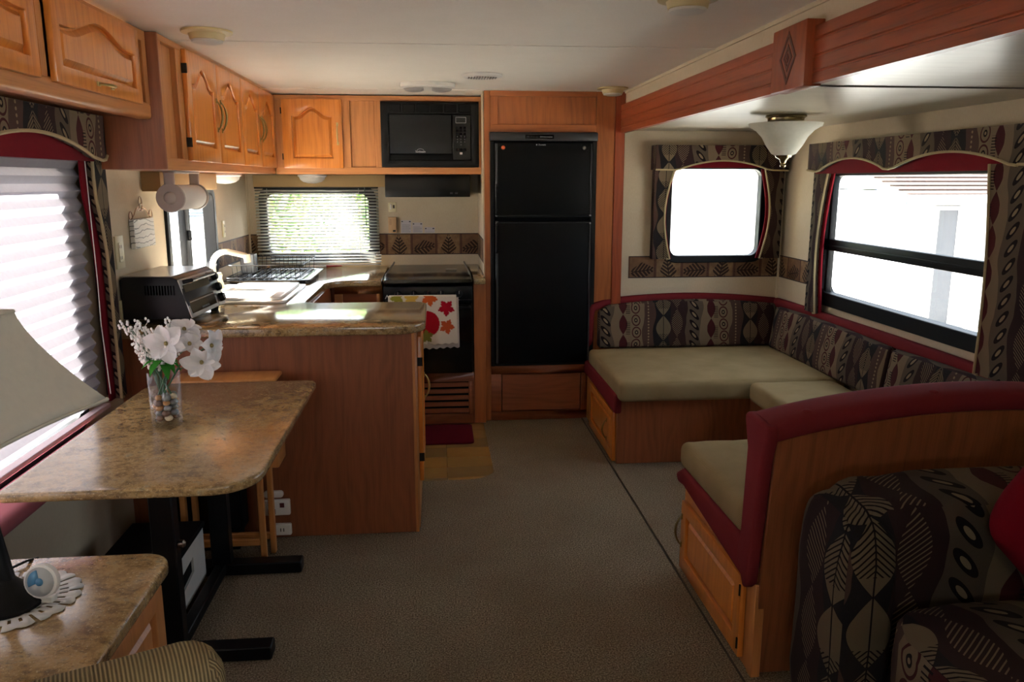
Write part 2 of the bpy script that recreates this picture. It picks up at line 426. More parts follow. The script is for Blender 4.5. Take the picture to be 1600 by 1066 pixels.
def wall_holes(lo, hi, holes):                             # rectangles left when holes are cut
    us = sorted({lo[0], hi[0]} | {h[0] for h in holes} | {h[1] for h in holes})
    out = []
    for a, b in zip(us, us[1:]):
        vs = sorted({lo[1], hi[1]} | {q for h in holes if h[0] < b and h[1] > a for q in (h[2], h[3])})
        for c, d in zip(vs, vs[1:]):
            if not any(h[0] <= a and h[1] >= b and h[2] <= c and h[3] >= d for h in holes): out.append((a, b, c, d))
    return out

# ------------------------------------------------------------------ room shell
WL, WR, WB, WF, ZC = -1.23, 1.10, 5.45, -1.6, 1.945
SX, SY0, SY1, SZ = 2.10, .22, 4.75, 1.73
g = G(); g.box(WL-.05, SX+.05, WF-.05, WB+.05, -.06, -.012); struct('floor', g, plain('subfloor', '#6b5a42', .8))
g = G()                                                    # carpet with the rounded kitchen notch
cor = [(.27-.13+.13*math.sin(a), 3.73+.13-.13*math.cos(a)) for a in [PI/2*i/8 for i in range(9)]]
g.prism([(WL, WF), (.872, WF), (.872, WB), (.262, WB)] + [(x, y) for x, y in cor[::-1]] + [(-.6, 3.73), (WL, 3.73)], 'z', -.012, 0)
cp = struct('carpet', g, CARPET); cp['kind'] = 'structure'
g = G(); g.box(.881, SX, SY0, SY1, -.012, .004); struct('slide_carpet', g, CARPET)['kind'] = 'structure'
g = G(); g.box(.872, .881, WF, SY1, -.012, -.002); struct('trim_1', g, plain('seam_shadow_gap', '#3b3126', .9))
tr_ = bpy.data.objects.new('kitchen_floor', None); COL.objects.link(tr_); tr_['kind'] = 'structure'; tr_.location = (-.1, 4.1, -.012)
ys = [3.60, 3.78, 3.93, 4.085, 4.235, 4.39, 4.55, 4.72]
tn = 0
for r_, (y0, y1) in enumerate(zip(ys, ys[1:])):
    xs = [-.60, -.32, .035, .40] if r_ % 2 else [-.60, -.20, .035, .40]
    for x0, x1 in zip(xs, xs[1:]):
        g = G(); g.box(x0+.0015, x1-.0015, y0+.0015, y1-.0015, -.0118, -.006)
        obj('tile', g, TILEM[(r_*2+tn) % 3], tr_, bevel=.0012, seg=1); tn += 1

def wallx(name, x0, x1, lo, hi, holes, mat=WALLP):
    g = G()
    for a, b, c, d in wall_holes(lo, hi, holes): g.box(x0, x1, a, b, c, d)
    return struct(name, g, mat)
def wally(name, y0, y1, lo, hi, holes, mat=WALLP):
    g = G()
    for a, b, c, d in wall_holes(lo, hi, holes): g.box(a, b, y0, y1, c, d)
    return struct(name, g, mat)
LW = (1.15, 2.80, .62, 1.50); KW = (3.83, 4.62, .955, 1.39); BW = (-1.13, -.415, .935, 1.385)
RW = (2.76, 4.22, .80, 1.515); SW = (1.385, 1.972, .975, 1.53)
wallx('wall_left', WL-.045, WL, (WF, 0), (WB, ZC), [LW, KW])
wally('wall_back', WB, WB+.045, (WL-.045, 0), (1.145, ZC), [BW])
wally('wall_front', WF-.045, WF, (WL-.045, 0), (1.145, ZC), [(-.8, -.05, 1.05, 1.55)])
wallx('wall_right', WR, WR+.04, (WF, 0), (WB, ZC), [(SY0, SY1, 0, SZ), (-1.35, -.25, .85, 1.70)])
wally('wall_slide_back', SY1, SY1+.045, (WR+.04, 0), (SX+.045, SZ+.04), [SW])
wally('wall_slide_front', SY0-.045, SY0, (WR+.04, 0), (SX+.045, SZ+.04), [])
wallx('wall_slide_right', SX, SX+.045, (SY0, 0), (SY1, SZ+.04), [RW])
g = G(); g.box(WL-.045, WR+.04, WF-.045, WB+.045, ZC, ZC+.05); struct('ceiling', g, CEIL)
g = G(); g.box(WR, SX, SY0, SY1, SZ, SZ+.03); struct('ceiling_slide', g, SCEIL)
for n_, (yy, w_) in enumerate(((3.19, .03), (4.72, .03), (1.6, .03))):
    g = G(); g.box(WL, WR, yy-w_/2, yy+w_/2, ZC-.003, ZC); struct('trim_%d' % (n_+2), g, CEIL)
g = G(); g.box(WR, SX, 2.475, 2.487, SZ-.004, SZ); struct('trim_5', g, plain('dark_seam', '#4b4238', .7))
g = G(); g.box(WR-.008, WR, SY0, 4.72, 1.932, ZC); struct('trim_6', g, WALLP)
# recess wall beside the range, left flank of the refrigerator cabinet, papered
g = G(); g.box(.283, .297, 4.735, WB, .885, ZC); struct('wall_recess', g, WALLP)
# corner beads
g = G(); g.box(WL, WL+.012, WB-.012, WB, .885, 1.48); g.box(SX-.012, SX, SY1-.012, SY1, .4, SZ); struct('trim_7', g, WALLP)
# leaf border strips (paper border stuck on the walls)
def border(name, g1, g2, bmat=None):
    o = struct(name, g1, bmat or BORDER); obj('edge_line', g2, BORDERL, o)
b0, b1 = .953, 1.095
g = G(); g.box(-.395, .283, WB-.002, WB, b0, b1); h = G()
for z in (b0, b1-.006): h.box(-.395, .283, WB-.003, WB-.0005, z, z+.006)
border('trim_8', g, h)
g = G(); g.box(WL, -1.15, WB-.002, WB, b0, b1); h = G()
for z in (b0, b1-.006): h.box(WL, -1.15, WB-.003, WB-.0005, z, z+.006)
border('trim_9', g, h)
g = G(); g.box(WL, WL+.002, 4.66, WB, b0, b1); h = G()
for z in (b0, b1-.006): h.box(WL+.0005, WL+.003, 4.66, WB, z, z+.006)
border('trim_10', g, h)
g = G(); g.box(.281, .283, 4.74, WB-.003, b0, b1); h = G()
for z in (b0, b1-.006): h.box(.280, .282, 4.74, WB-.003, z, z+.006)
border('trim_11', g, h)
b0, b1 = .862, .995
g = G(); g.box(1.155, SX-.003, SY1-.002, SY1, b0, b1); h = G()
for z in (b0, b1-.006): h.box(1.155, SX-.003, SY1-.003, SY1-.0005, z, z+.006)
border('trim_12', g, h, BORDER_S)
g = G(); g.box(SX-.002, SX, 4.36, SY1-.003, b0, b1); h = G()
for z in (b0, b1-.006): h.box(SX-.003, SX-.0005, 4.36, SY1-.003, z, z+.006)
border('trim_13', g, h, BORDER_S)

# slide-out beam: fluted fascia with a diamond rosette block
bm_ = bpy.data.objects.new('slide_fascia_beam', None); COL.objects.link(bm_); bm_.location = (1.08, 2.4, 1.712)
tag(bm_, 'long reddish oak fascia beam with routed grooves over the slide-out opening', 'beam')
def fascia(y0, y1):
    prof = [(1.072, 1.712)]
    z = 1.712
    for zc in (1.742, 1.786, 1.832):
        prof += [(1.072, zc-.005), (1.0755, zc-.002), (1.0755, zc+.002), (1.072, zc+.005)]
    prof += [(1.072, 1.868), (1.10, 1.868), (1.10, 1.712)]
    g = G()
    n = len(prof); vs = [(p[0], y0, p[1]) for p in prof] + [(p[0], y1, p[1]) for p in prof]
    g.add(vs, [tuple(range(n)), tuple(range(n, 2*n))[::-1]] + [(i, n+i, n+(i+1) % n, (i+1) % n) for i in range(n)])
    return g
obj('fascia_board', fascia(2.515, 4.70), BEAM, bm_, smooth=False); obj('fascia_board', fascia(.24, 2.285), BEAM, bm_, smooth=False)
g = G(); g.box(1.046, 1.10, 2.285, 2.515, 1.706, 1.888); blk = obj('rosette_block', g, BEAMV, bm_, bevel=.003)
DKG = plain('routed_groove', '#4d1e10', .6)
def dia(w, h):
    w *= 1.12; h *= 1.12
    return [(2.40, 1.797-h), (2.40+w, 1.797), (2.40, 1.797+h), (2.40-w, 1.797)]
g = G(); g.ring(dia(.050, .068), dia(.039, .053), 'x', 1.0445, 1.047); g.ring(dia(.027, .035), dia(.016, .021), 'x', 1.0445, 1.047); g.ring(dia(.009, .012), dia(.003, .004), 'x', 1.0445, 1.047)
obj('diamond_carving', g, DKG, blk, smooth=False)
g = G(); g.box(1.046, 1.10, .225, .30, 1.706, 1.888); obj('end_block', g, BEAMV, bm_, bevel=.003)

# ------------------------------------------------------------------ windows
def win(name, axis, p, lo, hi, rin, inner=-1, bars=(), depth=.05, fw=.028, rad=.05):
    """lo, hi: (u, z) of the opening; p: inner wall face; rin: room direction"""
    e = bpy.data.objects.new(name, None); COL.objects.link(e); e['kind'] = 'structure'
    c = ((lo[0]+hi[0])/2, lo[1])
    e.location = (p, c[0], lo[1]) if axis == 'x' else (c[0], p, lo[1])
    a, b = sorted((p + rin*.014, p - rin*depth))
    g = G(); g.ring(rrect(lo[0]-.022, hi[0]+.022, lo[1]-.022, hi[1]+.022, rad+.03), rrect(lo[0]+fw, hi[0]-fw, lo[1]+fw, hi[1]-fw, rad), axis, a, b)
    obj('window_frame', g, FRAMEB, e, bevel=.003, seg=1)
    for (u0, u1, z0, z1) in bars:
        g = G(); q0, q1 = sorted((p + rin*.004, p - rin*.03))
        if axis == 'x': g.box(q0, q1, u0, u1, z0, z1)
        else: g.box(u0, u1, q0, q1, z0, z1)
        obj('window_rail', g, FRAMEB, e, bevel=.003)
    g = G(); q = p - rin*.02; q2 = q + .002; f2 = fw-.006
    if axis == 'x': g.box(q, q2, lo[0]+f2, hi[0]-f2, lo[1]+f2, hi[1]-f2)
    else: g.box(lo[0]+f2, hi[0]-f2, q, q2, lo[1]+f2, hi[1]-f2)
    obj('pane', g, TGLASS if name in ('window_4', 'window_5') else GLASS, e)
    return e
win('window_1', 'x', WL, (LW[0], LW[2]), (LW[1], LW[3]), 1)
kw = win('window_2', 'x', WL, (KW[0], KW[2]), (KW[1], KW[3]), 1, fw=.016, depth=.05, bars=[(4.10, 4.165, KW[2]+.02, KW[3]-.02), (4.165, 4.18, KW[2]+.02, KW[3]-.02)])
g = G(); g.box(WL+.004, WL+.02, 4.12, 4.14, 1.15, 1.20); obj('window_latch', g, BLACK, kw, bevel=.003)
win('window_3', 'y', WB, (BW[0], BW[2]), (BW[1], BW[3]), -1, fw=.03)
win('window_4', 'y', SY1, (SW[0], SW[2]), (SW[1], SW[3]), -1, fw=.02, rad=.05)
rw = win('window_5', 'x', SX, (RW[0], RW[2]), (RW[1], RW[3]), -1, bars=[(RW[0]+.02, RW[1]-.02, 1.075, 1.135), (4.13, 4.155, RW[2]+.03, RW[3]-.03)], fw=.048, rad=.06)
g = G(); g.box(SX-.014, SX-.004, RW[0]+.03, RW[1]-.03, 1.098, 1.108); g.box(SX-.022, SX-.004, 4.165, 4.185, 1.0, 1.05); obj('window_latch', g, FRAMEB, rw, bevel=.002)
win('fill_window_side', 'x', WR, (-1.35, .85), (-.25, 1.70), -1)  # unseen side window, added to light the near-left furniture
win('fill_window_front', 'y', WF, (-.8, 1.05), (-.05, 1.55), 1)  # unseen front window, added to bring in more daylight

# ------------------------------------------------------------------ cabinet parts
HDARK = plain('dark_bronze', '#8a774a', .3, .75)
HINGE = plain('hinge_bronze', '#1d1814', .4, .6)
def arch_loop(l, r, b, t, drop, n=17, k=.82):
    pts = [(l, b), (r, b)]
    for i in range(n):
        q = i/(n-1); x = r + (l-r)*q; s = abs(2*q-1)
        bump = math.cos(PI/2*s/k)**2 if s < k else 0
        pts.append((x, t - drop + drop*bump))
    return pts
def bow(parent, mat, org, a, horiz=False, L=.095, name='handle'):
    F = frame(org, a); g = G(); pts = []
    for i in range(13):
        q = i/12; d = .004 + .020*math.sin(PI*q)**.8
        p = (q-.5)*L
        pts.append((p, 0, d) if horiz else (0, p, d))
    rr = [.0028+.0022*math.sin(PI*i/12) for i in range(13)]
    g.tube(pts, rr, 8)
    for s in (-1, 1):
        p = s*L*.5
        if horiz: g.box(p-.012, p+.008, -.006, .006, 0, .004)
        else: g.box(-.006, .006, p-.010, p+.010, 0, .004)
    g.xf(F); return obj(name, g, mat, parent, bevel=0)
def door(parent, w, h, org, a, arch=.05, mat=None, math_=None, handle=None, hmat=None, hinge=None, rail=.055, t=.018, hl=.095, hz=None):
    mat = mat or OAK; F = frame(org, a)
    l, r, b, tp = rail, w-rail, rail, h-rail*.85
    inn = arch_loop(l, r, b, tp, arch); n = len(inn)-2
    out = [(0, 0), (w, 0)] + [(w*(1-i/(n-1)), h) for i in range(n)]
    g = G(); g.ring(out, inn, 'z', 0, t); g.xf(F)
    d = obj('door', g, mat, parent, bevel=.003, seg=2)
    g = G(); g.box(l-.004, r+.004, b-.004, tp+.004, .0005, .002)          # groove floor
    m1 = arch_loop(l+.006, r-.006, b+.006, tp-.006, arch); m2 = arch_loop(l+.022, r-.022, b+.022, tp-.022, arch*.94)
    k = len(m1); vs = [(p[0], p[1], .002) for p in m1] + [(p[0], p[1], t-.004) for p in m2]
    g.add(vs, [(i, (i+1) % k, k+(i+1) % k, k+i) for i in range(k)] + [tuple(range(k, 2*k))])
    g.xf(F); obj('door_panel', g, mat, d, ang=20)
    if handle:
        hx, hzz, hor = handle
        o = F @ Vector((hx, hzz, t)); bow(d, hmat or BRASS, o, a, hor, hl)
    if hinge is not None:
        for zz in (h*.17, h*.83):
            g = G(); g.box(hinge-.006, hinge+.001, zz-.018, zz+.018, .001, t+.0005); g.tube([(hinge-.004, zz-.018, t+.002), (hinge-.004, zz+.018, t+.002)], .002, 6)
            g.xf(F); obj('hinge', g, HINGE, d)
    return d
def part_box(name, mat, parent, *b, bevel=.002, seg=1, **k):
    g = G()
    for q in b: g.box(*q)
    return obj(name, g, mat, parent, bevel=bevel, seg=seg, **k)

# near overhead cabinet along the left wall
c1 = thing('overhead_cabinet', 'oak overhead cabinet along the left wall above the pleated shade, doors with horizontal pulls', 'cabinet', (-1.10, 2.0, 1.66))
part_box('cabinet_box', CHERRY, c1, (WL+.001, -1.03, .2, 2.985, 1.662, ZC-.004))
part_box('bottom_rail', OAKFH, c1, (-1.03, -.975, .2, 2.985, 1.650, 1.705), bevel=.012, seg=4)
part_box('top_rail', OAKFH, c1, (-1.03, -.978, .2, 2.985, 1.905, ZC-.004))
for y0, y1 in ((2.875, 2.905), (2.945, 2.985), (2.20, 2.235), (1.50, 1.535), (.80, .84)):
    part_box('stile', OAKF, c1, (-1.03, -.978, y0, y1, 1.70, 1.91))
for y0 in (2.245, 1.54, .85):
    door(c1, .62, .232, (-.978, y0, 1.690), (0, 1, 0), arch=.045, handle=(.31, .024, True), rail=.045, mat=OAK, hl=.10)

# kitchen overhead cabinet, left wall
c2 = thing('overhead_cabinet', 'tall oak wall cabinet with four narrow arched doors over the sink', 'cabinet', (-1.08, 4.0, 1.48))
part_box('cabinet_box', CHERRY, c2, (WL+.001, -.985, 2.995, 5.0, 1.482, ZC-.004), bevel=.004)
part_box('end_panel', CHERRY, c2, (WL+.001, -.940, 2.985, 3.0, 1.480, ZC-.004), bevel=.004, seg=2)
part_box('bottom_rail', OAKFH, c2, (-.985, -.945, 3.0, 4.985, 1.480, 1.523))
part_box('top_rail', OAKFH, c2, (-.985, -.945, 3.0, 4.985, 1.918, ZC-.004))
for y0, y1 in ((3.0, 3.04), (3.20, 3.275), (4.13, 4.15), (4.955, 4.985)):
    part_box('stile', OAKF, c2, (-.985, -.945, y0, y1, 1.52, 1.92))
part_box('filler_panel', OAKF, c2, (-.985, -.966, 3.03, 3.21, 1.52, 1.92))
DOORS = ((3.262, .430), (3.697, .430), (4.137, .405), (4.547, .405))
for i, (y0, w) in enumerate(DOORS):
    hx = w-.032 if i % 2 == 0 else .032
    door(c2, w, .412, (-.945, y0, 1.516), (0, 1, 0), arch=.068, handle=(hx, .20, False), hmat=HDARK, hinge=0.0 if i == 0 else None, rail=.06, hl=.12)

# kitchen overhead cabinet, rear wall, microwave opening included
c3 = thing('overhead_cabinet', 'oak rear wall cabinet with one arched door, built around the black microwave', 'cabinet', (-.33, 5.2, 1.48))
part_box('cabinet_box', CHERRY, c3, (-.945, -.325, 5.02, WB-.001, 1.482, ZC-.004), (-.325, .283, 5.40, WB-.001, 1.482, ZC-.004), (-.325, .283, 5.02, 5.40, 1.482, 1.50), (.268, .283, 5.02, 5.40, 1.50, ZC-.004), (-.325, .268, 5.02, 5.4, 1.905, ZC-.004))
part_box('bottom_rail', OAKFH, c3, (-.945, .283, 5.0, 5.02, 1.480, 1.522))
part_box('top_rail', OAKFH, c3, (-.945, .283, 5.0, 5.02, 1.908, 1.938))
for x0, x1 in ((-.945, -.875), (-.555, -.500), (-.355, -.318), (.268, .283)):
    part_box('stile', OAKF, c3, (x0, x1, 5.0, 5.02, 1.52, 1.91))
part_box('filler_panel', OAKF, c3, (-.50, -.355, 5.014, 5.02, 1.52, 1.91))
door(c3, .350, .400, (-.895, 5.0, 1.515), (1, 0, 0), arch=.05, handle=(.322, .20, False), hinge=0.0, rail=.058, hl=.11)

# microwave
mw = thing('microwave', 'black built-in microwave in the rear wall cabinet, grid of buttons at its right', 'microwave', (-.025, 5.0, 1.53))
g = G(); g.ring(rrect(-.318, .268, 1.523, 1.903, .004, 2), rrect(-.272, .222, 1.562, 1.835, .004, 2), 'y', 4.985, 5.02); obj('trim_frame', g, BLACK, mw, bevel=.004)
part_box('housing', BLACKM, mw, (-.30, .25, 5.021, 5.38, 1.53, 1.90))
part_box('window_door', BLACKG, mw, (-.270, .105, 4.992, 5.02, 1.600, 1.832), bevel=.003)
part_box('lower_rail', BLACKM, mw, (-.270, .105, 4.994, 5.02, 1.564, 1.598))
cpn = part_box('control_panel', BLACKG, mw, (.108, .220, 4.992, 5.02, 1.564, 1.832), bevel=.003)
for i in range(6):
    x = -.268+i*.083
    part_box('vent_louver', BLACKM, mw, (x, x+.072, 4.980, 4.987, 1.842, 1.892), bevel=.003)
GREY = plain('print_grey', '#8f8f90', .5); PWHITE = plain('print_white', '#d9d9d9', .5)
g = G(); g.ring(rrect(.128, .192, 1.782, 1.818, .002, 1), rrect(.1315, .1885, 1.7855, 1.8145, .002, 1), 'y', 4.9905, 4.992); obj('display', g, GREY, cpn, smooth=False)
for r_ in range(4):
    for q in range(3):
        x = .138+q*.022; z = 1.755-r_*.018
        part_box('button', BLACKM, cpn, (x-.008, x+.008, 4.990, 4.992, z-.006, z+.006), bevel=0)
for r_, row in enumerate(('123', '456', '789', '0')):
    for q, ch in enumerate(row):
        xq = .138+q*.022 if row != '0' else .160
        text(ch, .013, (xq, 4.9895, 1.703-r_*.016), (1, 0, 0), GREY, cpn, 'digit')
for q in range(3): part_box('button', BLACKM, cpn, (.130+q*.022, .146+q*.022, 4.990, 4.992, 1.618, 1.634), bevel=0)
part_box('button', PWHITE, cpn, (.152, .168, 4.9895, 4.992, 1.598, 1.611), bevel=0)
text('Sunbeam', .017, (-.085, 4.9915, 1.614), (1, 0, 0), PWHITE, mw)
g = G(); g.tube([(-.085+.020*math.cos(a), 4.9912, 1.620+.011*math.sin(a)) for a in [PI*i/8 for i in range(9)]], .0009, 4); obj('logo_arc', g, PWHITE, mw)

# range hood
hd = thing('range_hood', 'black slim range hood hanging under the microwave', 'range hood', (-.045, 5.2, 1.344))
g = G(); g.prism([(5.0, 1.344), (5.0, 1.395), (5.03, 1.478), (WB-.002, 1.478), (WB-.002, 1.344)], 'x', -.305, .212); obj('hood_body', g, BLACK, hd, bevel=.004)
for x in (.098, .128):
    g = G(); g.box(x-.008, x+.008, 4.994, 5.0, 1.362, 1.372); obj('rocker_switch', g, plain('switch_grey', '#3c3c40', .4), hd)

# refrigerator cabinet
fc = thing('refrigerator_cabinet', 'full-height oak cabinet framing the black refrigerator', 'cabinet', (.69, 5.0, 0))
part_box('side_panel', AMBER, fc, (.298, .312, 4.74, WB-.002, .001, ZC-.003), (1.085, 1.099, 4.74, WB-.002, .001, ZC-.003))
part_box('side_edge', WHITE and plain('pale_edge_trim', '#b9ac92', .5), fc, (.276, .283, 4.718, 4.735, .001, ZC-.003))
part_box('stile', AMBER, fc, (.283, .317, 4.70, 4.74, .001, ZC-.003)); part_box('stile', AMBER, fc, (.932, 1.040, 4.70, 4.74, .001, ZC-.003))
part_box('stile', BEAMV, fc, (1.040, 1.099, 4.692, 4.74, .001, ZC-.003), bevel=.004)
part_box('top_panel', AMBER, fc, (.36, .932, 4.712, 4.74, 1.755, 1.915))
part_box('top_rail', AMBERH, fc, (.317, .932, 4.70, 4.74, 1.912, ZC-.003)); part_box('middle_rail', AMBERH, fc, (.317, .932, 4.70, 4.74, 1.712, 1.758)); part_box('stile', AMBER, fc, (.317, .362, 4.70, 4.74, 1.757, 1.913))
part_box('lower_frame', CHERRYH, fc, (.317, .932, 4.70, 4.74, .001, .055), (.317, .932, 4.70, 4.74, .292, .343), (.317, .378, 4.70, 4.74, .055, .292), (.868, .932, 4.70, 4.74, .055, .292))
part_box('lower_panel', CHERRYH, fc, (.382, .864, 4.706, 4.74, .059, .288), bevel=.003)
g = G()
DG = DKG
fr = thing('refrigerator', 'tall black two-door refrigerator with a vent bar across its top', 'refrigerator', (.625, 4.75, .343))
part_box('body', BLACKM, fr, (.322, .928, 4.735, 5.40, .345, 1.71))
part_box('side_frame', BLACK, fr, (.315, .338, 4.682, 4.735, .345, 1.664)); part_box('side_frame', BLACK, fr, (.910, .934, 4.682, 4.735, .345, 1.664)); part_box('sill_frame', BLACK, fr, (.338, .910, 4.69, 4.735, .345, .362))
vb = part_box('vent_bar', plain('charcoal_plastic', '#1b1b1d', .45), fr, (.312, .937, 4.670, 4.735, 1.664, 1.714), bevel=.006, seg=2)
part_box('control_slot', BLACKG, vb, (.515, .68, 4.667, 4.671, 1.677, 1.699), bevel=.001)
for i in range(4): part_box('control_button', BLACKM, vb, (.525+i*.018, .538+i*.018, 4.664, 4.668, 1.683, 1.693), bevel=.001)
part_box('slider', plain('slider_grey', '#3a3a3c', .4), vb, (.60, .672, 4.664, 4.668, 1.684, 1.690), bevel=.001)
for z0, z1, hz in ((1.232, 1.655, (1.245, 1.42)), (.365, 1.212, (1.03, 1.20))):
    d = part_box('door', FRIDGE, fr, (.343, .905, 4.668, 4.715, z0, z1), bevel=.006, seg=2)
    for b_ in ((.343, .357, 4.660, 4.670, z0+.004, z1-.004), (.895, .905, 4.662, 4.670, z0+.004, z1-.004)): part_box('door_edge_trim', plain('trim_charcoal', '#242427', .35), d, b_)
    part_box('door_edge_trim', BLACK, d, (.357, .895, 4.664, 4.670, z1-.014 if z0 < 1 else z0+.002, z1-.003 if z0 < 1 else z0+.014))
    g = G(); g.tube([(.350, 4.664, hz[0]), (.350, 4.640, hz[0]+.012), (.350, 4.640, hz[1]-.012), (.350, 4.664, hz[1])], .006, 8); obj('handle', g, BLACKM, d)
    zc = 1.238 if z0 > 1 else 1.205
    for x in (.349, .897):
        g = G(); g.lathe([(.006, 0), (.006, .004), (.003, .006), (0, .0062)], (0, 0, 0), 10); g.xf(Matrix.Translation((x, 4.662, zc+(.005 if z0 > 1 else -.007))) @ Matrix.Rotation(PI/2, 4, 'X')); obj('screw_cap', g, STEEL, d)
part_box('badge_mark', PWHITE, fr, (.578, .584, 4.6655, 4.668, 1.640, 1.647), bevel=0)
text('Dometic', .012, (.613, 4.6675, 1.6435), (1, 0, 0), PWHITE, fr)
for lab, mm, x in (('small orange round magnet at the top left of the refrigerator door', plain('copper_orange', '#c4552c', .4), .389), ('small silver round magnet at the top right of the refrigerator door', STEEL, .857)):
    g = G(); g.lathe([(.012, 0), (.012, .004), (.009, .008), (0, .009)], (0, 0, 0), 14); g.xf(Matrix.Translation((x, 4.668, 1.627)) @ Matrix.Rotation(PI/2, 4, 'X'))
    tag(obj('magnet', g, mm), lab, 'magnet')

# ------------------------------------------------------------------ base cabinets, counter, range
bc = thing('base_cabinet', 'oak base cabinet in the rear kitchen corner left of the range', 'cabinet', (-.8, 4.9, 0))
part_box('cabinet_box', CHERRY, bc, (WL+.001, -.612, 3.76, WB-.002, 0.001, .848), (-.612, -.318, 4.665, WB-.002, .001, .848))
part_box('face_frame', OAKF, bc, (-.59, -.318, 4.650, 4.665, .001, .05), (-.59, -.318, 4.650, 4.665, .80, .848), (-.59, -.545, 4.650, 4.665, .05, .80), (-.350, -.318, 4.650, 4.665, .05, .80))
part_box('recessed_panel', CHERRYH, bc, (-.545, -.350, 4.658, 4.665, .05, .80))
b2 = thing('base_cabinet', 'narrow oak filler cabinet between the range and the refrigerator cabinet', 'cabinet', (.245, 5.0, 0))
part_box('filler_panel', AMBER, b2, (.212, .282, 4.66, WB-.002, .001, .848))
vt = thing('furnace_vent_cabinet', 'oak panel with dark louver slots below the black range', 'cabinet', (-.05, 4.9, 0))
part_box('cabinet_box', BLACKM, vt, (-.312, .208, 4.69, WB-.005, .001, .30))
part_box('face_frame', CHERRYH, vt, (-.316, .210, 4.66, 4.685, .001, .062), (-.316, .210, 4.66, 4.685, .262, .318), (-.316, -.27, 4.66, 4.685, .062, .262), (.178, .210, 4.66, 4.685, .062, .262))
for i in range(5):
    z = .070+i*.040; g = G(); g.add([(-.27, 4.660, z), (.178, 4.660, z), (.178, 4.668, z), (-.27, 4.668, z), (-.27, 4.660, z+.024), (.178, 4.660, z+.024), (.178, 4.668, z+.026), (-.27, 4.668, z+.026)],
        [(0, 1, 2, 3), (4, 5, 6, 7), (0, 1, 5, 4), (3, 2, 6, 7), (0, 3, 7, 4), (1, 2, 6, 5)]); obj('slat', g, CHERRYH, vt, smooth=False)

# peninsula
pn = thing('peninsula_cabinet', 'wood-grained peninsula cabinet with plain cherry back panel facing the table', 'cabinet', (-.66, 3.42, 0))
part_box('back_panel', CHERRY, pn, (WL+.001, -.104, 3.148, 3.160, .001, .848))
part_box('corner_stile', OAKF, pn, (-.106, -.092, 3.146, 3.19, .001, .848))
part_box('cabinet_box', CHERRY, pn, (WL+.002, -.106, 3.162, 3.745, .001, .848))
part_box('face_frame', OAKF, pn, (-.106, -.088, 3.19, 3.745, .001, .848))
d = door(pn, .49, .62, (-.087, 3.215, .20), (0, 1, 0), arch=0.0, handle=(.44, .30, False), hinge=0.004, rail=.06, hl=.11)
ct = thing('countertop', 'continuous speckled stone-look countertop running round the galley and over the peninsula', 'countertop', (-.6, 4.2, .85))
def arc(cx, cy, r, a0, a1, n=8): return [(cx+r*math.cos(math.radians(a0+(a1-a0)*i/n)), cy+r*math.sin(math.radians(a0+(a1-a0)*i/n))) for i in range(n+1)]
X0 = WL+.0015
pts = [(X0, 3.105)] + arc(-.17, 3.225, .12, -90, 0) + arc(-.12, 3.68, .07, 0, 90) + arc(-.54, 3.83, .08, 270, 180)
pts += [(-.62, 4.36)] + arc(-.36, 4.36, .0, 0, 0, 1)[:0] + arc(-.46, 4.44, .16, 180, 90) + [(-.318, 4.60), (-.318, WB-.0015), (X0, WB-.0015)]
g = G(); g.prism(pts, 'z', .849, .885); obj('worktop', g, STONEC, ct, bevel=.007, seg=3)
g = G(); g.box(.212, .2815, 4.625, WB-.0015, .849, .885); obj('worktop', g, STONEC, ct, bevel=.006, seg=2)
g = G(); g.box(-.318, .212, 5.29, WB-.0015, .849, .885); obj('worktop', g, STONEC, ct)
# sink with a white cutting board cover
sk = thing('sink', 'white kitchen sink set in the counter by the side window, covered by its board', 'sink', (-.88, 4.08, .885))
g = G(); g.ring(rrect(-1.135, -.70, 3.735, 4.39, .04), rrect(-1.06, -.745, 3.79, 4.335, .04), 'z', .8855, .896); obj('rim', g, SINKM, sk, bevel=.003)
g = G(); g.prism(rrect(-1.06, -.745, 3.79, 4.335, .04), 'z', .886, .892); obj('basin', g, SINKM, sk)
g = G(); g.prism(rrect(-1.045, -.73, 3.775, 4.35, .03), 'z', .8965, .909)
tag(obj('cutting_board', g, SINKM, bevel=.003), 'white board lying over the kitchen sink', 'cutting board')
fa = thing('faucet', 'ivory gooseneck faucet standing behind the sink under the side window', 'faucet', (-1.10, 4.06, .896))
g = G(); g.prism(rrect(-1.13, -1.07, 3.93, 4.20, .028), 'z', .8965, .912); obj('deck_plate', g, IVORY, fa, bevel=.003)
g = G(); pts = [(-1.10, 4.06, .912), (-1.10, 4.06, 1.02)]
for i in range(9):
    a = PI - (PI*.62)*i/8; pts.append((-1.03+.07*math.cos(a), 4.06+.0*i, 1.03+.07*math.sin(a)))
pts += [(-.955, 4.06, 1.083), (-.935, 4.06, 1.077)]
g.tube(pts, [.019, .015]+[.014]*(len(pts)-3)+[.014], 12); obj('spout', g, IVORY, fa)
g = G(); g.tube([(-.933, 4.06, 1.085), (-.930, 4.06, 1.045)], .017, 12); obj('spray_head', g, IVORY, fa)
for y in (3.97, 4.155):
    g = G(); g.lathe([(.026, .912), (.024, .93), (.016, .955), (.020, .975), (.014, .985), (0, .986)], (-1.10, y, 0), 12); obj('tap_handle', g, IVORY, fa)
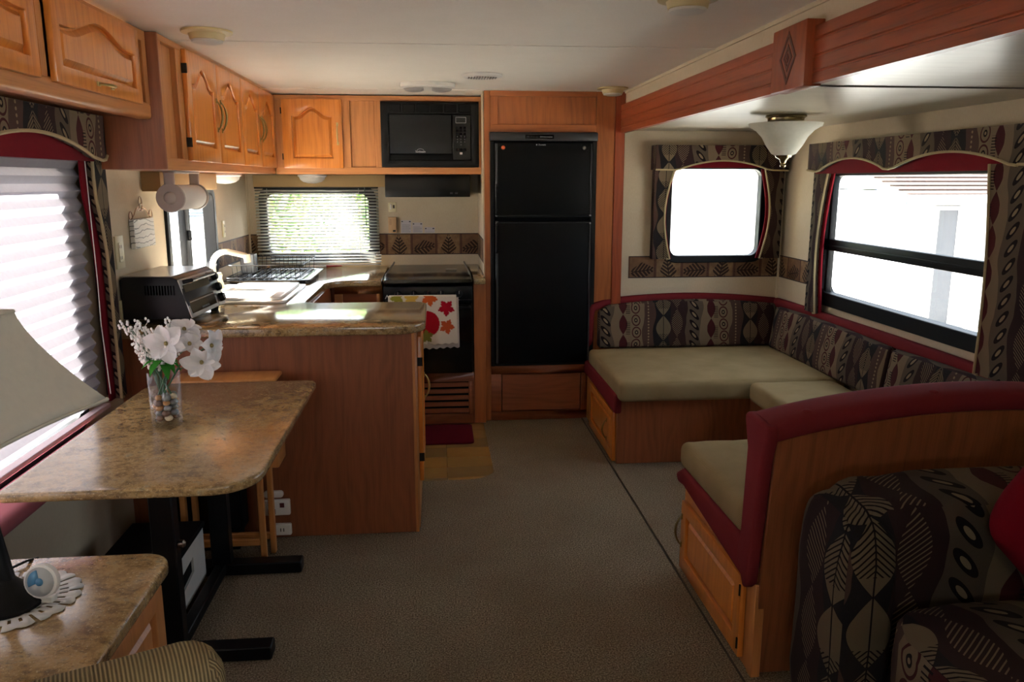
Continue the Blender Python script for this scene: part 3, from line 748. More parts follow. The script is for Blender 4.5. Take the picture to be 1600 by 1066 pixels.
# range
rg = thing('range', 'black gas range with a sloped black glass lid and burner knobs in a row', 'range', (-.053, 4.9, .318))
part_box('oven_body', BLACKM, rg, (-.312, .206, 4.66, 5.28, .32, .862))
part_box('oven_door', BLACKG, rg, (-.305, .200, 4.612, 4.66, .325, .742), bevel=.006, seg=2)
part_box('control_panel', BLACK, rg, (-.308, .204, 4.598, 4.66, .762, .846), bevel=.008, seg=2)
g = G(); g.prism([(4.600, .853), (4.585, .866), (4.60, .884), (4.72, .893), (5.28, .899), (5.28, .862), (4.66, .848)], 'x', -.300, .196); obj('lid', g, BLACKG, rg, bevel=.004)
for x in (-.306, .200):
    g = G(); g.tube([(x, 4.64, .868), (x*.98, 4.80, .896), (x*.9, 5.20, .918), (x*.9, 5.26, .92)], .006, 6); obj('side_rail', g, STEEL, rg)
part_box('badge', STEEL, rg, (.055, .125, 5.0, 5.012, .8975, .902))
part_box('chrome_strip', STEEL, rg, (-.300, .198, 4.594, 4.599, .764, .767))
REDM = plain('dark_red_mark', '#4f0f18', .5)
for i, x in enumerate((-.225, -.135, -.055, .02, .125)):
    g = G(); g.lathe([(.021, 0), (.020, .012), (.016, .022), (0, .023)], (0, 0, 0), 16); g.xf(Matrix.Translation((x, 4.598, .802)) @ Matrix.Rotation(PI/2, 4, 'X')); k_ = obj('knob', g, BLACK, rg)
    part_box('pointer', STEEL if i != 2 else REDM, k_, (x-.002, x+.002, 4.573, 4.576, .803, .820), bevel=0)
g = G(); g.ring([(-.300, .776), (-.288, .800), (-.286, .800), (-.274, .776)], [(-.296, .776), (-.288, .790), (-.286, .790), (-.278, .776)], 'y', 4.5955, 4.598); obj('logo', g, PWHITE, rg, smooth=False)
g = G(); g.tube([(-.285, 4.612, .722), (-.285, 4.575, .722), (.185, 4.575, .722), (.185, 4.612, .722)], .009, 8); obj('oven_handle', g, BLACK, rg)
# towel with printed leaves
def star(cx, cz, r, rotd, n=5):
    def ins(x, z):
        dx, dz = x-cx, z-cz; d = math.hypot(dx, dz)
        if d > r: return False
        a = math.atan2(dz, dx)+math.radians(rotd); k = abs(math.cos(a*n/2)); k2 = abs(math.cos(a*n*1.5))
        return d < r*(.50+.36*k**1.5+.14*k2)
    return ins
def pump(cx, cz, rx, rz): return lambda x, z: abs((x-cx)/rx)**2.4+abs((z-cz)/rz)**2.2 < 1
tb = C('#d3c9b8'); prints = [(pump(-.075, .635, .085, .075), C('#9b1622')), (lambda x, z: abs(x+.093+(z-.72)*-.3) < .009 and .700 < z < .748, C('#7e7c33')), (star(.050, .725, .050, 20), C('#9a1424')),
    (star(.052, .617, .046, 80), C('#b8502a')), (star(-.045, .782, .048, 10), C('#c65a28')), (star(-.066, .560, .042, 50), C('#7d7a35')), (star(-.230, .785, .040, 30), C('#8d8a35')),
    (star(-.150, .785, .045, 60), C('#c9a44a')), (star(-.215, .62, .05, 0), C('#b8502a')), (star(-.17, .53, .04, 0), C('#9a1424'))]
def towel(x0, x1, zt, zb, yoff, seed, skew=0):
    nx, nz = 110, 96; g = G()
    def fn(u, v):
        x = x0+(x1-x0)*u + skew*v; z = zt-(zt-zb)*v
        if v > .97: z -= .004*math.sin(u*60)
        return (x, 4.563 - yoff - .006*math.sin(u*9+seed)*v - .004*math.sin(u*17+seed*2)*v, z + .010*u*v)
    g.grid(fn, nx, nz); return g
tw = thing('dish_towel', 'white autumn dish towel printed with red pumpkin and leaves on the oven handle', 'towel', (-.085, 4.56, .49))
g = towel(-.280, .108, .797, .508, .006, 1.0, .006)
o = obj('front_layer', g, WHITE, tw, solid=.002)
me = o.data; ca = me.color_attributes.new('print', 'FLOAT_COLOR', 'POINT'); off = wloc(o)
for i, v_ in enumerate(me.vertices):
    x, z = v_.co.x+off.x, v_.co.z+off.z; c = tb
    for fn, cc in prints:
        if fn(x, z): c = cc
    ca.data[i].color = c
tm = M('towel_print', .95, 0, .05); an = tm.t.nodes.new('ShaderNodeVertexColor'); an.layer_name = 'print'; tm.col(an.outputs[0])
me.materials.clear(); me.materials.append(tm.mat)
g = towel(-.268, .120, .785, .482, -.003, 2.0, .004); obj('back_layer', g, plain('towel_back', '#b9aca0', .95, grain=.3), tw, solid=.002)
g = G(); g.grid(lambda u, v: (-.275+.383*u, 4.575-.0125*math.cos(PI*v), .785+.0135*math.sin(PI*v)), 20, 8); obj('fold', g, plain('towel_cloth', '#d3c9b8', .95), tw, solid=.002)
g = G(); g.prism(rrect(-.30, .192, 4.285, 4.640, .03), 'z', -.0055, .004); tag(obj('kitchen_rug', g, RUG, bevel=.002), 'small maroon rug on the tile floor in front of the range', 'rug')

# wall things around the kitchen
def wp(kind, lab, cat, x0, x1, z0, z1, mat, d=.008, y=WB, grp=None):
    g = G(); g.box(x0, x1, y-d, y-.0005, z0, z1); o = obj(kind, g, mat, bevel=.002, seg=2); return tag(o, lab, cat, grp)
o = wp('switch_plate', 'ivory wall plate above the tan gas detector, one dark rocker', 'switch plate', -.313, -.262, 1.238, 1.302, CREAM)
part_box('rocker_switch', plain('rocker_brown', '#3c2418', .4), o, (-.283, -.273, WB-.013, WB-.008, 1.262, 1.284)); part_box('rocker_switch', WHITE, o, (-.303, -.291, WB-.012, WB-.008, 1.255, 1.290))
o = wp('gas_detector', 'tan gas detector box on the wall left of the white stickers', 'detector', -.316, -.262, 1.100, 1.205, plain('tan_plastic', '#c4a177', .5), .03)
part_box('display_window', BLACKG, o, (-.286, -.268, WB-.032, WB-.03, 1.108, 1.120)); part_box('sound_vent', plain('tan_shadow', '#9c7c55', .6), o, *[(-.309, -.294, WB-.0312, WB-.03, 1.155+i*.008, 1.158+i*.008) for i in range(5)], bevel=0)
for i, (x0, z1, lab) in enumerate(((-.233, 1.183, 'tallest of the three white notice stickers over the leaf border, leftmost'), (-.158, 1.167, 'middle white notice sticker of the three over the leaf border'), (-.077, 1.136, 'shortest white notice sticker over the leaf border, rightmost'))):
    g = G(); g.box(x0, x0+.068, WB-.0012, WB-.0003, 1.098, z1); o = tag(obj('notice_sticker', g, plain('sticker_paper', '#bdb8bd', .5)), lab, 'sticker')
    part_box('heading_block', BLACK, o, (x0+.003, x0+.013, WB-.0016, WB-.0012, z1-.012, z1-.006), (x0+.053, x0+.065, WB-.0016, WB-.0012, z1-.012, z1-.006), bevel=0)
    n_ = int((z1-.02-1.102)/.007)
    part_box('text_lines', GREY, o, *[(x0+.006, x0+.062-(.01 if k % 3 == 2 else 0), WB-.0015, WB-.0012, 1.102+k*.007, 1.1045+k*.007) for k in range(n_)], bevel=0)
def outlet(y0, y1, z0, z1, lab, x=WL):
    g = G(); g.box(x+.0005, x+.007, y0, y1, z0, z1); o = tag(obj('wall_outlet', g, CREAM, bevel=.002), lab, 'outlet')
    zc = (z0+z1)/2; h_ = z1-z0
    part_box('outlet_face', CREAM, o, (x+.007, x+.010, y0+(y1-y0)*.3, y1-(y1-y0)*.3, z0+h_*.2, z1-h_*.2))
    part_box('outlet_slot', BLACK, o, *[(x+.0098, x+.0104, (y0+y1)/2+s*.007-.0015, (y0+y1)/2+s*.007+.0015, zc+q-.006, zc+q+.006) for s in (-1, 1) for q in (-h_*.17, h_*.17)], bevel=0)
outlet(3.205, 3.285, 1.105, 1.232, 'cream wall outlet on the left wall above the toaster oven')
outlet(4.79, 4.84, 1.12, 1.215, 'cream wall outlet between the side window and the kitchen corner')
outlet(3.20, 3.275, .905, .985, 'cream wall outlet low behind the toaster oven')
# hanging white sign
sg = thing('wall_sign', 'small white wave-patterned wooden sign hanging from a wire scroll on the left wall', 'sign', (-1.22, 3.48, 1.17))
sm_ = M('white_wave_board', .6); u, v = sm_.uv(); nn = sm_.noise(sm_.vec(u*.8, v*1.0), 9, 3); q = ((v + nn*.06)*6.283/.021).sin(); sm_.col(sm_.mix(q.gt(.86), C('#e4e2db'), C('#6f736f')))
part_box('board', sm_.mat, sg, (WL+.003, WL+.022, 3.37, 3.605, 1.170, 1.288), bevel=.002)
WIRE = plain('copper_wire', '#8c6a4f', .4, .6)
g = G(); g.tube([(WL+.012, 3.37+.235*(i/24), 1.288+.055*math.sin(PI*i/24)**1.5*(1+.1*math.cos(i))) for i in range(25)], .0022, 6)
g.tube([(WL+.012, 3.49+.018*math.cos(a), 1.350+.028*math.sin(a)) for a in [2*PI*i/14 for i in range(15)]], .002, 6)
for s in (-1, 1): g.tube([(WL+.012, 3.487+s*(.115+.018*math.cos(a)), 1.30+.020*math.sin(a)) for a in [PI*1.5*i/10-.5 for i in range(11)]], .002, 6)
obj('wire_hanger', g, WIRE, sg)
text('Home', .03, (WL+.013, 3.488, 1.325), (0, 1, 0), WIRE, sg)
# paper towel holder under the left cabinet
ph = thing('paper_towel_holder', 'pale plastic paper towel holder with a white roll under the left wall cabinet', 'paper towel holder', (-1.02, 3.42, 1.33))
HP = plain('pale_mauve_plastic', '#b5a99f', .4)
part_box('mounting_bracket', HP, ph, (-1.05, -1.00, 3.27, 3.60, 1.470, 1.4795), bevel=.003)
for y in (3.27, 3.60):
    part_box('arm', HP, ph, (-1.045, -1.005, y-.006, y+.006, 1.36, 1.476), bevel=.004)
    g = G(); g.lathe([(.054, -.008), (.056, 0), (.050, .008)], (0, 0, 0), 24, 'y'); g.xf(Matrix.Translation((-1.025, y, 1.375))); obj('end_disc', g, HP, ph)
    g = G(); g.ell((-1.025, y-.012, 1.375), .024, .012, .024, 14, 8); obj('hub', g, HP, ph)
g = G(); g.lathe([(.018, 3.285), (.047, 3.285), (.050, 3.29), (.050, 3.585), (.047, 3.59), (.018, 3.59)], (-1.025, 0, 1.375), 28, 'y')
tag(obj('paper_towel_roll', g, plain('paper_towel_white', '#e9e2da', .9, grain=.2)), 'white paper towel roll on its holder above the sink counter', 'paper roll')
# under-cabinet lights
for (x, y, lab) in ((-1.135, 4.55, 'clear domed light under the left wall cabinet above the sink'), (-.765, 5.2, 'clear domed light under the rear wall cabinet above the blinds')):
    lt = thing('cabinet_light', lab, 'light', (x, y, 1.40))
    g = G(); g.lathe([(.088, 1.480), (.090, 1.470), (.082, 1.464)], (x, y, 0), 28); obj('base_ring', g, WHITE, lt)
    g = G(); g.lathe([(.080, 1.466), (.074, 1.448), (.055, 1.434), (.028, 1.427), (0, 1.425)], (x, y, 0), 28); obj('diffuser', g, DOME, lt)
# toaster oven
to = thing('toaster_oven', 'black and chrome toaster oven at the left end of the peninsula counter', 'toaster oven', (-1.098, 3.405, .886), math.radians(-4))
BLUEB = plain('blue_black_enamel', '#0b0c12', .45, 0, .4)
# local: front faces +x (toward the room), y is its width
g = G(); prof = [(-.115, .022), (-.115, .175), (-.100, .188), (.085, .188), (.105, .180), (.135, .11), (.150, .03), (.146, .022)]
g.prism([(p[0], p[1]) for p in prof], 'y', -.20, .20); obj('housing', g, BLUEB, to, bevel=.004, local=True)
g = G(); g.box(-.112, .085, -.198, .198, .188, .191); obj('top_plate', g, STEEL, to, local=True)
def front(y0, y1, t0, t1, mat, name, par, k=.004, lift=0):
    a = Vector((.107, 0, .176)); b = Vector((.152, 0, .026)); n = Vector((b.z-a.z, 0, -(b.x-a.x))).normalized(); n = -n if n.x < 0 else n
    p0 = a.lerp(b, t0)+n*lift; p1 = a.lerp(b, t1)+n*lift; g = G(); vs = []
    for y in (y0, y1):
        for p in (p0, p1): vs += [(p.x, y, p.z), (p.x+n.x*k, y, p.z+n.z*k)]
    g.add(vs, [(0, 1, 3, 2), (4, 6, 7, 5), (0, 4, 5, 1), (2, 3, 7, 6), (0, 2, 6, 4), (1, 5, 7, 3)]); return obj(name, g, mat, par, local=True, bevel=.0015, seg=1)
dr = front(-.200, .118, 0, 1, CHROME, 'door', to)
front(-.180, .100, .16, .90, OVENG, 'window', dr, .002, .004)
for t_ in (.42, .60): front(-.175, .095, t_, t_+.03, STEEL, 'wire_rack', dr, .001, .0062)
front(.120, .200, 0, 1, STEEL, 'control_panel', to)
for t_ in (.18, .48, .78):
    g = G(); g.lathe([(.019, 0), (.018, .014), (.014, .020), (0, .021)], (0, 0, 0), 16); g.xf(Matrix.Translation((.112+.045*t_, .160, .176-.15*t_)) @ Matrix.Rotation(math.radians(73), 4, 'Y')); obj('knob', g, BLACK, to, local=True)
g = G(); g.tube([(.118, -.17, .165), (.150, -.165, .172), (.150, .085, .172), (.118, .09, .165)], .008, 8); obj('handle', g, BLACK, to, local=True)
for i in range(11):
    g = G(); g.box(-.02+i*.011, -.014+i*.011, -.2025, -.1995, .118, .155); obj('vent_slot', g, BLACKG, to, local=True)
for x in (-.085, .115):
    for y in (-.17, .17):
        g = G(); g.lathe([(.016, 0), (.020, .022)], (x, y, 0), 12); obj('foot', g, BLACK, to, local=True)
lg = text('BLACK+DECKER', .011, (0, 0, 0), (0, 1, 0), GREY, to); lg.data.transform(Matrix.Translation(wloc(to))); lg.data.transform(Matrix.Translation((.152, -.03, .052)) @ Matrix.Rotation(math.radians(-16), 4, 'Y'))
# dish rack
rk = thing('dish_rack', 'black wire dish rack on a dark drip tray in the counter corner', 'dish rack', (-.93, 4.76, .886))
g = G(); g.ring(rrect(-1.17, -.70, 4.46, 5.10, .04), rrect(-1.12, -.75, 4.51, 5.05, .03), 'z', .899, .906); g.prism(rrect(-1.14, -.73, 4.49, 5.07, .03), 'z', .886, .894); obj('drip_tray', g, BLACKG, rk, bevel=.002)
for i in range(9):
    part_box('tray_rib', BLACKG, rk, (-1.11+i*.044, -1.10+i*.044, 4.52, 5.04, .894, .902))
g = G()
for z, e in ((.985, 0), (.912, -.025)):
    l_ = rrect(-1.14-e*-1, -.74+e, 4.50-e, 5.06+e, .03); g.tube([(p[0], p[1], z) for p in l_], .003, 6, closed=True)
obj('rim_wire', g, BLACK, rk)
for i in range(15):
    x = -1.12+i*.026; g = G(); g.tube([(x, 4.505, .985), (x, 4.53, .912), (x, 5.03, .912), (x, 5.055, .985)], .0016, 5); obj('cross_wire', g, BLACK, rk)
g = G(); g.ring(rrect(-1.14, -1.06, 4.78, 4.88, .01, 2), rrect(-1.135, -1.065, 4.785, 4.875, .008, 2), 'z', .915, 1.02); obj('cutlery_basket', g, plain('clear_grey_plastic', '#7a7d80', .25), rk)
g = G(); g.tube([(-.86, WB-.075, .935), (-.70, WB-.075, .938)], .005, 8); br = thing('cleaning_brush', 'thin white brush with a red handle lying on the counter below the blinds', 'brush', (-.74, 5.30, .886))
g = G(); g.tube([(-.86, 5.30, .893), (-.72, 5.32, .893)], .006, 8); obj('shaft', g, WHITE, br)
g = G(); g.tube([(-.72, 5.32, .893), (-.66, 5.33, .893), (-.62, 5.335, .893)], [.008, .007, .004], 8); obj('grip', g, plain('red_grip', '#a03a30', .4), br)

# rear blinds
bl = thing('window_blinds', 'open white horizontal blinds over the kitchen rear window', 'blinds', (-.77, 5.40, .87))
part_box('head_rail', BLACK, bl, (-1.165, -.375, 5.38, 5.42, 1.392, 1.418))
NS = 24
for i in range(NS):
    z = 1.378 - i*.0200; z -= .006 if i > 19 else 0; tilt = .0052
    x0 = -1.165+.002*math.sin(i*1.3); x1 = -.375+(.008 if i > 20 else 0)
    g = G(); g.add([(x0, 5.385, z-tilt), (x1, 5.385, z-tilt), (x1, 5.397, z+.0016), (x0, 5.397, z+.0016), (x1, 5.410, z+tilt), (x0, 5.410, z+tilt)], [(0, 1, 2, 3), (3, 2, 4, 5)])
    obj('slat', g, SLAT, bl, solid=.0007)
part_box('bottom_rail', WHITE, bl, (-1.165, -.372, 5.386, 5.408, .890, .898))
for x in (-1.085, -.50):
    g = G(); g.tube([(x, 5.384, 1.40), (x, 5.384, .89)], .0012, 5); obj('ladder_cord', g, WHITE, bl)
g = G(); g.tube([(-.46, 5.378, 1.40), (-.455, 5.375, 1.15)], .003, 6); obj('tilt_wand', g, plain('grey_wand', '#5a6560', .3), bl)
TAN = plain('tan_valance_vinyl', '#9a7f55', .8, grain=.1)
def vbox(lab, *b):
    g = G(); g.box(*b); return tag(obj('window_valance', g, TAN, bevel=.004), lab, 'valance')
vbox('plain tan valance box over the rear kitchen blinds', -1.16, -.318, 5.34, WB-.001, 1.402, 1.479)
vbox('plain tan valance box over the sink side window', WL+.001, -1.15, 3.55, 4.44, 1.397, 1.479)
part_box('tie_hook', CHROME, thing('cord_cleat', 'small chrome cord cleat on the right end of the rear valance', 'cleat', (-.31, 5.33, 1.38)), (-.322, -.306, 5.325, 5.34, 1.375, 1.43), bevel=.003)

# ------------------------------------------------------------------ window dressings
def cornice(root, axis, wallp, rin, u0, u1, zt, prof, dep=.10, mat=FAB, lining=None, piping=True):
    """prof: list of (u, z) of the lower edge from u0 to u1"""
    fa_, fb_ = sorted((wallp+rin*dep, wallp+rin*(dep-.022)))
    g = G(); n = len(prof)
    vs = []
    for t in (fa_, fb_):
        for (u, z) in prof: vs.append((t, u, z) if axis == 'x' else (u, t, z))
        for (u, z) in prof: vs.append((t, u, zt) if axis == 'x' else (u, t, zt))
    fs = []
    for b in (0, 2*n):
        for i in range(n-1): fs.append((b+i, b+i+1, b+n+i+1, b+n+i))
    for i in range(n-1): fs += [(i, i+1, 2*n+i+1, 2*n+i), (n+i, n+i+1, 3*n+i+1, 3*n+i)]
    fs += [(0, n, 3*n, 2*n), (n-1, 2*n-1, 4*n-1, 3*n-1)]
    g.add(vs, fs); obj('valance_face', g, mat, root, ang=50)
    a, b = sorted((wallp+rin*.001, wallp+rin*dep))
    for (ua, ub) in ((u0, u0+.018), (u1-.018, u1)):
        ze = prof[0][1] if ua == u0 else prof[-1][1]; g = G()
        c_, d_ = sorted((wallp+rin*.001, wallp+rin*(dep-.022)))
        if axis == 'x': g.box(c_, d_, ua, ub, ze, zt)
        else: g.box(ua, ub, c_, d_, ze, zt)
        obj('valance_return', g, mat, root)
    g = G(); c_, d_ = sorted((wallp+rin*.001, wallp+rin*(dep-.022)))
    if axis == 'x': g.box(c_, d_, u0+.018, u1-.018, zt-.015, zt)
    else: g.box(u0+.018, u1-.018, c_, d_, zt-.015, zt)
    obj('valance_top', g, mat, root)
    if lining:
        q0, q1 = sorted((wallp+rin*(dep-.035), wallp+rin*(dep-.045))); g = G()
        if axis == 'x': g.box(q0, q1, u0+.02, u1-.02, lining, zt-.02)
        else: g.box(u0+.02, u1-.02, q0, q1, lining, zt-.02)
        obj('valance_lining', g, MAROOND, root)
    if piping:
        fp = wallp+rin*(dep+.002); g = G()
        g.tube([(fp, u, z) if axis == 'x' else (u, fp, z) for u, z in prof], .0055, 6); obj('piping', g, PIPE, root)
def side_panel(root, axis, wallp, rin, uo, edge, dep=.06, mat=FAB, name='side_panel', lining=.022):
    """uo: outer edge position; edge: list of (u, z) of the shaped inner edge, top to bottom"""
    a, b = sorted((wallp+rin*.004, wallp+rin*dep)); g = G(); n = len(edge)
    # front sheet with thickness, and return to the wall
    vs = []
    for t in (wallp+rin*dep, wallp+rin*(dep-.018)):
        vs += [(t, uo, z) if axis == 'x' else (uo, t, z) for u, z in edge]
        vs += [(t, u, z) if axis == 'x' else (u, t, z) for u, z in edge]
    fs = []
    for bb in (0, 2*n):
        fs += [(bb+i, bb+i+1, bb+n+i+1, bb+n+i) for i in range(n-1)]
    fs += [(i, i+1, 2*n+i+1, 2*n+i) for i in range(n-1)] + [(n+i, n+i+1, 3*n+i+1, 3*n+i) for i in range(n-1)]
    fs += [(0, n, 3*n, 2*n), (n-1, 2*n-1, 4*n-1, 3*n-1)]
    g.add(vs, fs); p = obj(name, g, mat, root, ang=50)
    s = 1 if edge[0][0] > uo else -1
    g = G(); z0, z1 = edge[-1][1], edge[0][1]; u_a, u_b = sorted((uo, uo+s*.012)); c_, d_ = sorted((wallp+rin*.002, wallp+rin*(dep-.018)))
    if axis == 'x': g.box(c_, d_, u_a, u_b, z0, z1)
    else: g.box(u_a, u_b, c_, d_, z0, z1)
    obj('panel_return', g, mat, p)
    fp = wallp+rin*(dep+.002); g = G(); pts = list(edge) + [(edge[-1][0]-s*.02, edge[-1][1])]
    g.tube([(fp, u, z) if axis == 'x' else (u, fp, z) for u, z in pts], .0055, 6); obj('piping', g, PIPE, p)
    if lining:
        t0, t1 = sorted((wallp+rin*(dep-.02), wallp+rin*(dep-.028))); g = G(); vs = []
        for t in (t0, t1):
            vs += [(t, u-s*.03, z) if axis == 'x' else (u-s*.03, t, z) for u, z in edge]
            vs += [(t, u+s*lining, z) if axis == 'x' else (u+s*lining, t, z) for u, z in edge]
        g.add(vs, fs); obj('maroon_lining', g, MAROOND, p, ang=50)
def arch_prof(segs, n=18):
    """segs: list of (u_start, u_end, z_shoulder, z_peak)"""
    out = []
    for (a, b, zs, zp) in segs:
        for i in range(n+1):
            q = i/n; s = abs(2*q-1); h = math.cos(PI/2*min(1, s/.92))**.8 if s < .92 else 0
            out.append((a+(b-a)*q, zs+(zp-zs)*h))
    r = []
    for p in out:
        if not r or abs(p[0]-r[-1][0]) > 1e-5: r.append(p)
    return r
# left window
lv = thing('window_treatment', 'arched patterned valance and side panel framing the left window with the pleated shade', 'window treatment', (-1.15, 2.1, .66))
prof = [(1.02, 1.515), (1.16, 1.515)] + arch_prof([(1.16, 2.02, 1.515, 1.578), (2.02, 2.85, 1.512, 1.578)]) + [(2.88, 1.508), (2.905, 1.512), (2.92, 1.525)]
cornice(lv, 'x', WL, 1, 1.02, 2.92, 1.655, prof, dep=.115, lining=1.505)
edge = [(2.905, 1.53), (2.90, 1.45), (2.905, 1.38), (2.93, 1.30), (2.95, 1.20), (2.955, 1.0), (2.955, .85), (2.955, .66)]
side_panel(lv, 'x', WL, 1, 3.015, edge, dep=.07, lining=.04)
# pleated shade
sh = thing('pleated_shade', 'pleated translucent shade glowing over the left window', 'window shade', (-1.20, 2.0, .655))
pz = [1.53-.0255*i for i in range(35)]
def pleat(u, v):
    i = v*36; z = 1.528 - (1.528-.665)*v; x = -1.212 + (.017 if int(round(i)) % 2 else 0)
    return (x, 1.08+1.80*u, z)
g = G(); g.grid(pleat, 6, 36); obj('pleats', g, SHADE, sh, smooth=False)
part_box('bottom_rail', plain('shade_rail', '#cdb9bf', .4), sh, (-1.198, -1.168, 1.08, 2.88, .648, .664))
g = G(); g.tube([(-1.165, 2.862, 1.52), (-1.165, 2.866, 1.1), (-1.166, 2.862, .95), (-1.16, 2.868, .70)], .0016, 5); obj('pull_cord', g, WHITE, sh)
# padded maroon sill box under the shade, daylight glow put into its paler pink colour
g = G(); g.box(WL+.016, -1.085, 1.05, 2.93, .560, .612); tag(obj('padded_sill', g, plain('glow_paled_maroon', '#a6616b', .9, grain=.3), bevel=.02, seg=3), 'maroon padded window sill under the pleated shade beside the table', 'window sill')
# slide rear window
rv = thing('window_treatment', 'patterned valance with tapered side panels round the window above the dinette corner seat', 'window treatment', (1.68, 4.70, .98))
prof = [(1.273, 1.505), (1.385, 1.503)] + arch_prof([(1.385, 1.975, 1.503, 1.556)]) + [(2.075, 1.500)]
cornice(rv, 'y', SY1, -1, 1.273, 2.075, 1.645, prof, dep=.11, lining=1.517)
def bow_edge(u0, bend, z0, z1, w0, w1, n=12):
    out = []
    for i in range(n+1):
        q = i/n; out.append((u0 + w0 + (w1-w0)*q + bend*math.sin(PI*min(1, q*1.0)), z0+(z1-z0)*q))
    return out
side_panel(rv, 'y', SY1, -1, 1.283, bow_edge(1.283, -.045, 1.51, .982, .115, .105), dep=.065, lining=.016)
side_panel(rv, 'y', SY1, -1, 2.068, bow_edge(2.068, .045, 1.51, .982, -.120, -.125), dep=.065, lining=.016)
# slide side window
qv = thing('window_treatment', 'double-arched patterned valance with side panels round the big right window', 'window treatment', (2.03, 3.4, .75))
prof = [(2.33, 1.496), (2.62, 1.496)] + arch_prof([(2.62, 3.42, 1.492, 1.552), (3.42, 4.10, 1.488, 1.548)]) + [(4.20, 1.497)]
cornice(qv, 'x', SX, -1, 2.33, 4.20, 1.632, prof, dep=.12, lining=1.478)
side_panel(qv, 'x', SX, -1, 4.235, [(p[0], p[1]) for p in bow_edge(4.235, .055, 1.50, .735, -.165, -.125)], dep=.065, lining=.025)
side_panel(qv, 'x', SX, -1, 2.40, [(p[0], p[1]) for p in bow_edge(2.40, -.02, 1.50, .735, .375, .33)], dep=.11, lining=.025)

# ------------------------------------------------------------------ dinette in the slide-out
YB = 3.865
rb = thing('dinette_bench', 'rear dinette bench box with a small cabinet door at its aisle end', 'bench', (1.5, 4.3, .004))
part_box('bench_front', CHERRY, rb, (.905, 1.60, YB, YB+.015, .005, .345))
part_box('bench_box', CHERRY, rb, (.925, SX-.002, YB+.015, SY1-.002, .005, .345))
part_box('end_frame', OAKF, rb, (.905, .925, YB+.015, SY1-.05, .005, .345))
door(rb, .63, .262, (.904, 4.52, .012), (0, -1, 0), arch=0, handle=(.49, .13, False), hmat=HDARK, rail=.05, hl=.10)
sb = thing('dinette_bench', 'middle dinette bench box along the right wall under the big window', 'bench', (1.8, 3.3, .004))
part_box('bench_box', CHERRY, sb, (1.60, SX-.002, 2.10, YB-.002, .005, .345))
nb = thing('dinette_bench', 'near dinette bench with a hinged cabinet door and tall wood-grained end panel', 'bench', (1.4, 2.4, .004))
part_box('bench_box', CHERRY, nb, (.925, 1.597, 2.075, 2.72, .005, .345))
part_box('face_frame', OAKF, nb, (.900, .925, 2.058, 2.72, .005, .345))
door(nb, .59, .262, (.899, 2.700, .028), (0, -1, 0), arch=0, handle=(.015, .15, False), hmat=HDARK, hinge=.587, rail=.055, hl=.11)
# reclined end panel with arched top
def etop(x): q = max(0, (x-.905)/(SX-.905)); return .775 + .075*math.sin(PI*min(1, q*1.05)*.93)**.8
def ypan(z): return 2.062 - .075*(z/.77)
g = G(); n = 20; vs = []
for t in (0, .018):
    for i in range(n+1):
        x = .905+(SX-.006-.905)*i/n; vs.append((x, ypan(.005)+t, .005)); zt_ = etop(x)-.028; vs.append((x, ypan(zt_)+t, zt_))
N = 2*(n+1); fs = []
for i in range(n):
    a = 2*i; fs += [(a, a+2, a+3, a+1), (N+a, N+a+1, N+a+3, N+a+2), (a+1, a+3, N+a+3, N+a+1), (a, N+a, N+a+2, a+2)]
fs += [(0, 1, N+1, N), (2*n, N+2*n, N+2*n+1, 2*n+1)]
g.add(vs, fs); obj('end_panel', g, CHERRY, nb, bevel=.002, seg=1)
part_box('edge_stile', OAKF, nb, (.896, .925, 2.040, 2.075, .005, .30))
# maroon padded backrest wrapping the end panel
bk = thing('padded_backrest', 'maroon padded backrest with an arched top rail at the near end of the dinette', 'backrest', (1.5, 2.05, .3))
def arm(name, pts, w, h, mat, parent, n=14, bevel=0):
    """rounded bar swept along points; w is across (y), h is vertical"""
    g = G(); pts = [Vector(p) for p in pts]; vs = []; m = len(pts)
    for i, p in enumerate(pts):
        t = (pts[min(m-1, i+1)]-pts[max(0, i-1)]).normalized(); y = Vector((0, 1, 0)); u = t.cross(y).normalized()
        if u.z < 0 and abs(u.z) > .3: u = -u
        for k in range(n):
            a = 2*PI*k/n; ca, sa = math.cos(a), math.sin(a); e = .55
            vs.append(p + y*(math.copysign(abs(ca)**e, ca)*w/2) + u*(math.copysign(abs(sa)**e, sa)*h/2))
    fs = [(i*n+k, i*n+(k+1) % n, (i+1)*n+(k+1) % n, (i+1)*n+k) for i in range(m-1) for k in range(n)] + [tuple(range(n))[::-1], tuple((m-1)*n+k for k in range(n))]
    g.add(vs, fs); return obj(name, g, mat, parent, ang=60)
# top rail
pts = [(.895+(SX-.01-.895)*i/22, 2.055, 0) for i in range(23)]
pts = [(x, y-.0, etop(x)-.005) for x, y, _ in pts]
arm('top_rail', pts, .155, .062, MAROON, bk)
g = G(); n = 10; vs = []
prof2 = [(1.975, .795), (1.970, .76), (1.992, .70), (2.045, .30), (2.075, .275), (2.135, .36), (2.115, .44), (2.10, .70), (2.13, .78), (2.12, .80)]
g.prism([(y, z) for y, z in prof2], 'x', .868, .905); obj('end_pad', g, MAROON, bk, bevel=.016, seg=3)
g = G(); g.prism([(2.062, .36), (2.042, .47), (2.015, .74), (2.12, .76), (2.15, .46), (2.16, .37)], 'x', .906, SX-.01); obj('back_core', g, MAROON, bk, bevel=.01)
for x in (1.0, 1.36, 1.72):
    g = G(); g.ell((x, 2.02, etop(x)+.024), .014, .014, .006, 10, 6); obj('tuft_button', g, MAROON, bk)
